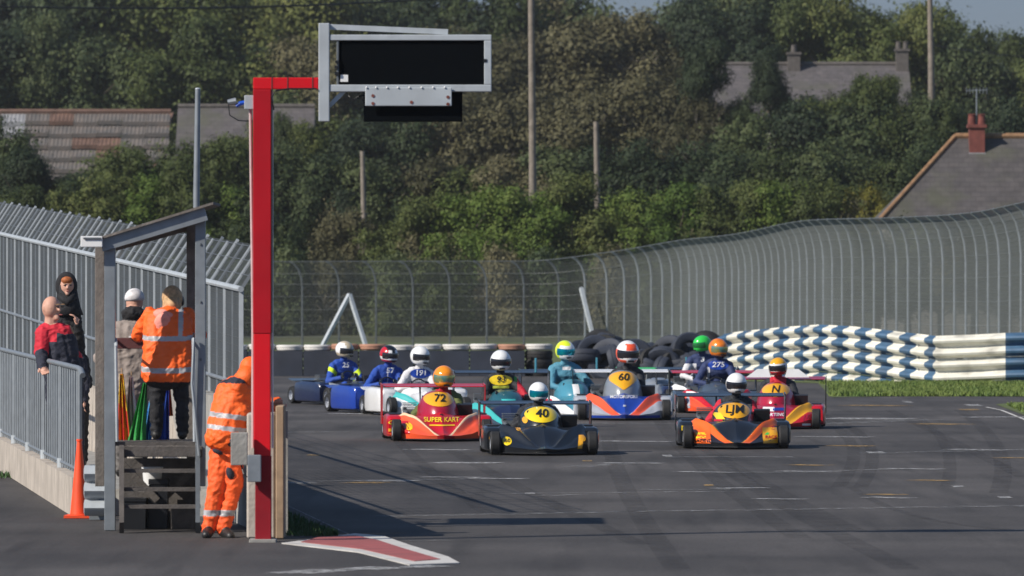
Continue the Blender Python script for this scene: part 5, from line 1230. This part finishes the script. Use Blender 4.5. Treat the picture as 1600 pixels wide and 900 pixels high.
for (x, y, w_, kd) in [(1105,60,80,'dark'),(1195,72,60,'dark'),(1222,125,50,'dark'),(1165,152,80,'dark'),(1100,150,100,'olive'),(1260,138,80,'mid'),(1310,142,90,'mid'),(1345,125,80,'mid'),(1385,128,70,'mid'),(1425,140,60,'dark')]: tr(x, y, 318, w_, kd, hpx=110, group='trees partly hiding the cottage')
for (x, kd) in [(1370,'mid'),(1420,'dark'),(1470,'olive'),(1520,'dark'),(1570,'mid'),(1620,'dark'),(1670,'dark')]: tr(x, 348, 240, 125, kd, hpx=150, group='hedge in front of the bungalow', base=0)
# dark conifer at the far left in front of the barn
tr(-14,178,270,120,'dark', hpx=170, group='trees beside the barn'); tr(40,235,268,110,'dark', hpx=110, group='trees beside the barn'); tr(100,268,268,110,'dark', hpx=80, group='trees beside the barn')
# labels: name what each one stands by
marks = [(-20,'cut by the left edge'),(55,'near the left edge'),(130,'above the rusty barn'),(300,'right of the rusty barn'),(430,'behind the red pole'),(560,'below the display board'),(720,'just right of the display board'),(832,'by the tall utility pole'),(930,'by the short bare post'),(1060,'left of the slate cottage'),(1240,'by the left cottage chimney'),(1330,'in front of the cottage'),(1410,'by the right cottage chimney'),(1455,'by the right utility pole'),(1520,'near the red chimney with aerial'),(1600,'at the right edge')]
seen = {}
for o in T:
    px = o.location.x/o.location.y*F+800; mk = min(marks, key=lambda m: abs(m[0]-px))[1]; g_ = o['group']
    row = {'trees along the crest of the hill':'on the crest','trees just below the crest':'just below the crest','trees halfway down the slope':'halfway up the slope','dark shrubs below the slate roofed cottage':'under the cottage roof','bushy trees above the catch fence':'in mid bank','hedge bushes behind the catch fence':'in the fence hedge','scrub seen through the catch fence':'seen through the fence mesh','trees beside the barn':'against the barn','hedge in front of the bungalow':'behind the fence mesh before the bungalow','bushes before the grey roof':'before the grey roof','trees partly hiding the cottage':'partly hiding the cottage'}[g_]
    lab = f"{KLAB[o['_k']]} {o['category']} {row} {mk}"; del o['_k']
    seen.setdefault(lab, []).append(o)
for lab, os_ in seen.items():
    os_.sort(key=lambda o: o.location.x/o.location.y)
    for i, o in enumerate(os_): o['label'] = lab if len(os_) == 1 else (('left ' if i == 0 else 'right ' if i == len(os_)-1 else 'middle ')+lab)

# ------------------------------------------------------------------ houses
def gable(px0, px1, ridge_y, eave_y, D, depth, roofm, label, wallm='render', ridge='ridge', hip=0, base=None, name='cottage'):
    z0 = hz(D) if base is None else base; a = P(px0, ridge_y, D); b = P(px1, ridge_y, D); e = P(px0, eave_y, D).z
    o = thing(name, label, 'house', ((a.x+b.x)/2, D, z0)); w_ = (b.x-a.x)/2; zr = a.z-z0; ze = e-z0
    mb = MB(); mb.box((0,0,(ze-.1)/2-.5), (w_*2-.4,depth-.5,ze-.1+1)); mb.build('wall', M[wallm], o)
    mb = MB(); h2 = depth/2
    A = [V(-w_,-h2,ze), V(w_,-h2,ze), V(w_-hip,0,zr), V(-w_+hip,0,zr), V(w_,h2,ze), V(-w_,h2,ze)]
    th = V(0,0,-.12)
    mb.add(A+[p+th for p in A], [(0,1,2,3),(3,2,4,5),(1,4,2),(0,3,5),(6,9,8,7),(9,11,10,8),(0,6,7,1),(4,10,11,5),(1,7,10,4),(0,5,11,6)])
    rf = mb.build('roof', roofm, o)
    mb = MB(); mb.tube([V(-w_+hip,0,zr+.03), V(w_-hip,0,zr+.03)], .1, 8)
    if hip: 
        for sx in (-1,1): mb.tube([V(sx*(w_-hip),0,zr+.03), V(sx*w_,-h2,ze+.03)], .08, 8)
    mb.build('ridge_tiles', M[ridge], rf)
    mb = MB(); mb.tube([V(-w_,-h2-.04,ze-.06), V(w_,-h2-.04,ze-.06)], .06, 6); mb.build('gutter', M['black'], rf)
    for sx in (-.5,.05,.55):
        f = MB(); f.box((sx*w_, -h2+.22, ze-1.1), (1.0,.08,1.1)); fr = f.build('window', M['white'], o); g_ = MB(); g_.box((sx*w_, -h2+.17, ze-1.1), (.84,.03,.94)); g_.build('pane', M['glass'], fr)
    return o, rf, w_, ze, zr
def chimney(rf, x, y, z, w_, d_, h_, m, pots=1, flash=True, pot='greybrick'):
    mb = MB(); mb.box((x, y, z+h_/2), (w_,d_,h_)); mb.box((x, y, z+h_-.06), (w_+.12,d_+.12,.1)); c = mb.build('chimney', M[m], rf)
    for i in range(pots): mb = MB(); mb.lathe([(.13,0),(.11,.3),(.14,.32),(.1,.34),(.1,.1)], (x+(i-(pots-1)/2)*.32, y, z+h_), 'z', 12); mb.build('chimney_pot', M[pot], c)
    if flash: mb = MB(); mb.box((x, y-d_/2-.02, z+.12), (w_+.05,.04,.22)); mb.build('flashing', M['paleiron'], c)
    return c
# middle cottage
o, rf, w_, ze, zr = gable(1085, 1420, 101, 190, 345, 8, M['slate_lt'], 'slate roofed cottage with two chimneys half hidden in trees on the slope', ridge='greybrick')
cxl = P(1240,0,345).x-o.location.x; cxr = P(1409,0,345).x-o.location.x
chimney(rf, cxl, -.2, zr-.6, .55,.6,1.15,'greybrick',1); chimney(rf, cxr, -.2, zr-.6, .55,.6,1.3,'greybrick',2,flash=False)
# right house, near
o, rf, w_, ze, zr = gable(1368, 1760, 214, 345, 250, 6.5, M['slate'], 'dark slate roofed bungalow with orange ridge tiles at the right edge', hip=2.6, base=.2)
cx_ = P(1525,0,250).x-o.location.x; c = chimney(rf, cx_, -.35, zr-.75, .5,.55,1.15,'brick',2,pot='brick')
mb = MB(); zt = zr+.5; mb.tube([V(cx_,-.3,zr+.3), V(cx_,-.3,zr+1.55)], .022, 6); mb.tube([V(cx_-.35,-.3,zr+1.5), V(cx_+.35,-.3,zr+1.52)], .014, 6)
for i in range(7): mb.tube([V(cx_-.33+i*.11,-.3,zr+1.40), V(cx_-.33+i*.11,-.3,zr+1.6)], .008, 5)
mb.build('aerial', M['galv'], c)
# rusty barn on the left
Db = 300; a0, a1 = P(-80,174,Db), P(262,174,Db); zb0 = hz(Db)
bn = thing('barn', 'old barn at the left with a rust streaked corrugated sheet roof in long bands', 'barn', ((a0.x+a1.x)/2, Db, zb0)); hw = (a1.x-a0.x)/2
zr_ = a0.z-zb0; zl = P(0,290,Db).z-zb0
mb = MB(); mb.box((0,3,zl/2-.6), (2*hw-.5,6,zl+1.0)); mb.build('wall', M['render'], bn)
rows = 6; 
for r_ in range(rows):
    t0, t1 = r_/rows, (r_+1)/rows+.012
    ncol = 9
    for c_ in range(ncol):
        if r_ > 3 and c_ > 6: continue
        xa = -hw+2*hw*c_/ncol; xb = xa+2*hw/ncol-.015; nn = 18; vs = []; fs = []
        ya, za = 2.9-3.6*t0, zr_+(zl-zr_)*t0-.05*r_*0; yb, zb_ = 2.9-3.6*t1-.12, zr_+(zl-zr_)*t1+.17+.03*math.sin(c_*2.3+r_)
        for i in range(nn+1):
            x = xa+(xb-xa)*i/nn; wv = .012*math.sin(i*math.pi/1.5); vs += [(x, ya, za+wv), (x, yb, zb_+wv), (x, yb+.02, zb_+wv*.3-.16)]
        for i in range(nn): fs += [(3*i, 3*i+3, 3*i+4, 3*i+1), (3*i+1, 3*i+4, 3*i+5, 3*i+2)]
        mm = M['paleiron'] if (r_ in (0,1) and c_ == 2) else (M['rust2'] if rnd.random() < .08 else M['rust'])
        MB().add(vs, fs).build('roof_sheet', mm, bn)
mb = MB(); mb.tube([V(-hw,2.9,zr_+.04), V(hw,2.9,zr_+.04)], .12, 6); mb.build('ridge_cap', M['rust2'], bn)
mb = MB(); mb.beam(V(hw+.05,2.9,zr_), V(hw-.7,-.7,zl), .12, .1); mb.build('verge_board', M['rust2'], bn)
p = P(92,0,Db-4).x-bn.location.x; mb = MB(); mb.box((p,-1.2,.8), (.22,.2,2.6)); mb.build('gate_pillar', M['brick'], bn)
wd = MB(); 
for xx in (-2.5,.6): 
    f = MB(); f.box((xx,-.03,zl-.9), (.9,.06,.9)); fr = f.build('window', M['greybrick'], bn); g_ = MB(); g_.box((xx,-.07,zl-.9), (.74,.03,.74)); g_.build('pane', M['glass'], fr)
# grey roofed house behind the bushes near the red pole
o, rf, w_, ze, zr = gable(278, 492, 167, 275, 318, 7, M['slate_lt'], 'grey slate roof showing behind bushes beside the red pole', ridge='greybrick')

# ------------------------------------------------------------------ poles and wires
def upole(px, ytop, ybot, D, r, label, arm=False):
    z0 = hz(D)-.2 if D < 300 else P(px, ybot, D).z-1.5; a = P(px, ytop, D); o = thing('utility_pole' if arm else 'bare_post', label, 'pole', (a.x, D, z0))
    mb = MB(); mb.tube([V(.05,0,0), V(.02,0,(a.z-z0)*.5), V(-.04,0,a.z-z0)], [r*1.2, r, r*.8], 10); mb.build('shaft', M['barkpole'], o, smooth=True)
    if arm: mb = MB(); mb.box((-.04,-.15,a.z-z0-.35), (1.2,.1,.12)); mb.build('crossarm', M['barkpole'], o)
    return o
upole(831,-70,285,267,.125,'tall grey wooden utility pole rising above the olive trees', True)
upole(1454,-25,150,320,.13,'wooden utility pole to the right of the cottage chimneys', True)
upole(933,190,338,266,.11,'bare pale wooden post standing in the hedge right of the tall pole')
upole(568,236,345,266,.10,'bare leaning post in dark bushes left of the olive trees')
def wire(pts, r, label):
    p0 = pts[0]; o = thing('overhead_cable', label, 'cable', p0); mb = MB(); mb.tube([p-p0 for p in pts], r, 5, cap=False); mb.build('wire', M['black'], o)
a, b = P(-40,10,240), P(830,-12,256)
wire([a.lerp(b, t/16)-V(0,0,.25*math.sin(math.pi*t/16)) for t in range(17)], .03, 'dark overhead cable crossing the top left corner')
a, b = P(1454,70,322), P(1660,92,322)
wire([a.lerp(b, t/10)-V(0,0,.1*math.sin(math.pi*t/10)) for t in range(11)], .02, 'thin overhead cable right of the right hand utility pole')

# ------------------------------------------------------------------ air
hm = bpy.data.materials.new('thin_haze'); hm.use_nodes = True; t = hm.node_tree; t.nodes.clear()
pv_ = t.nodes.new('ShaderNodeVolumePrincipled'); pv_.inputs['Color'].default_value = (.86,.88,.9,1); pv_.inputs['Density'].default_value = .00013; pv_.inputs['Anisotropy'].default_value = .2
ot = t.nodes.new('ShaderNodeOutputMaterial'); t.links.new(pv_.outputs[0], ot.inputs['Volume'])
mb = MB(); mb.box((0,1900,15), (8400,4400,34)); tag(mb.build('haze', hm), kind='stuff')
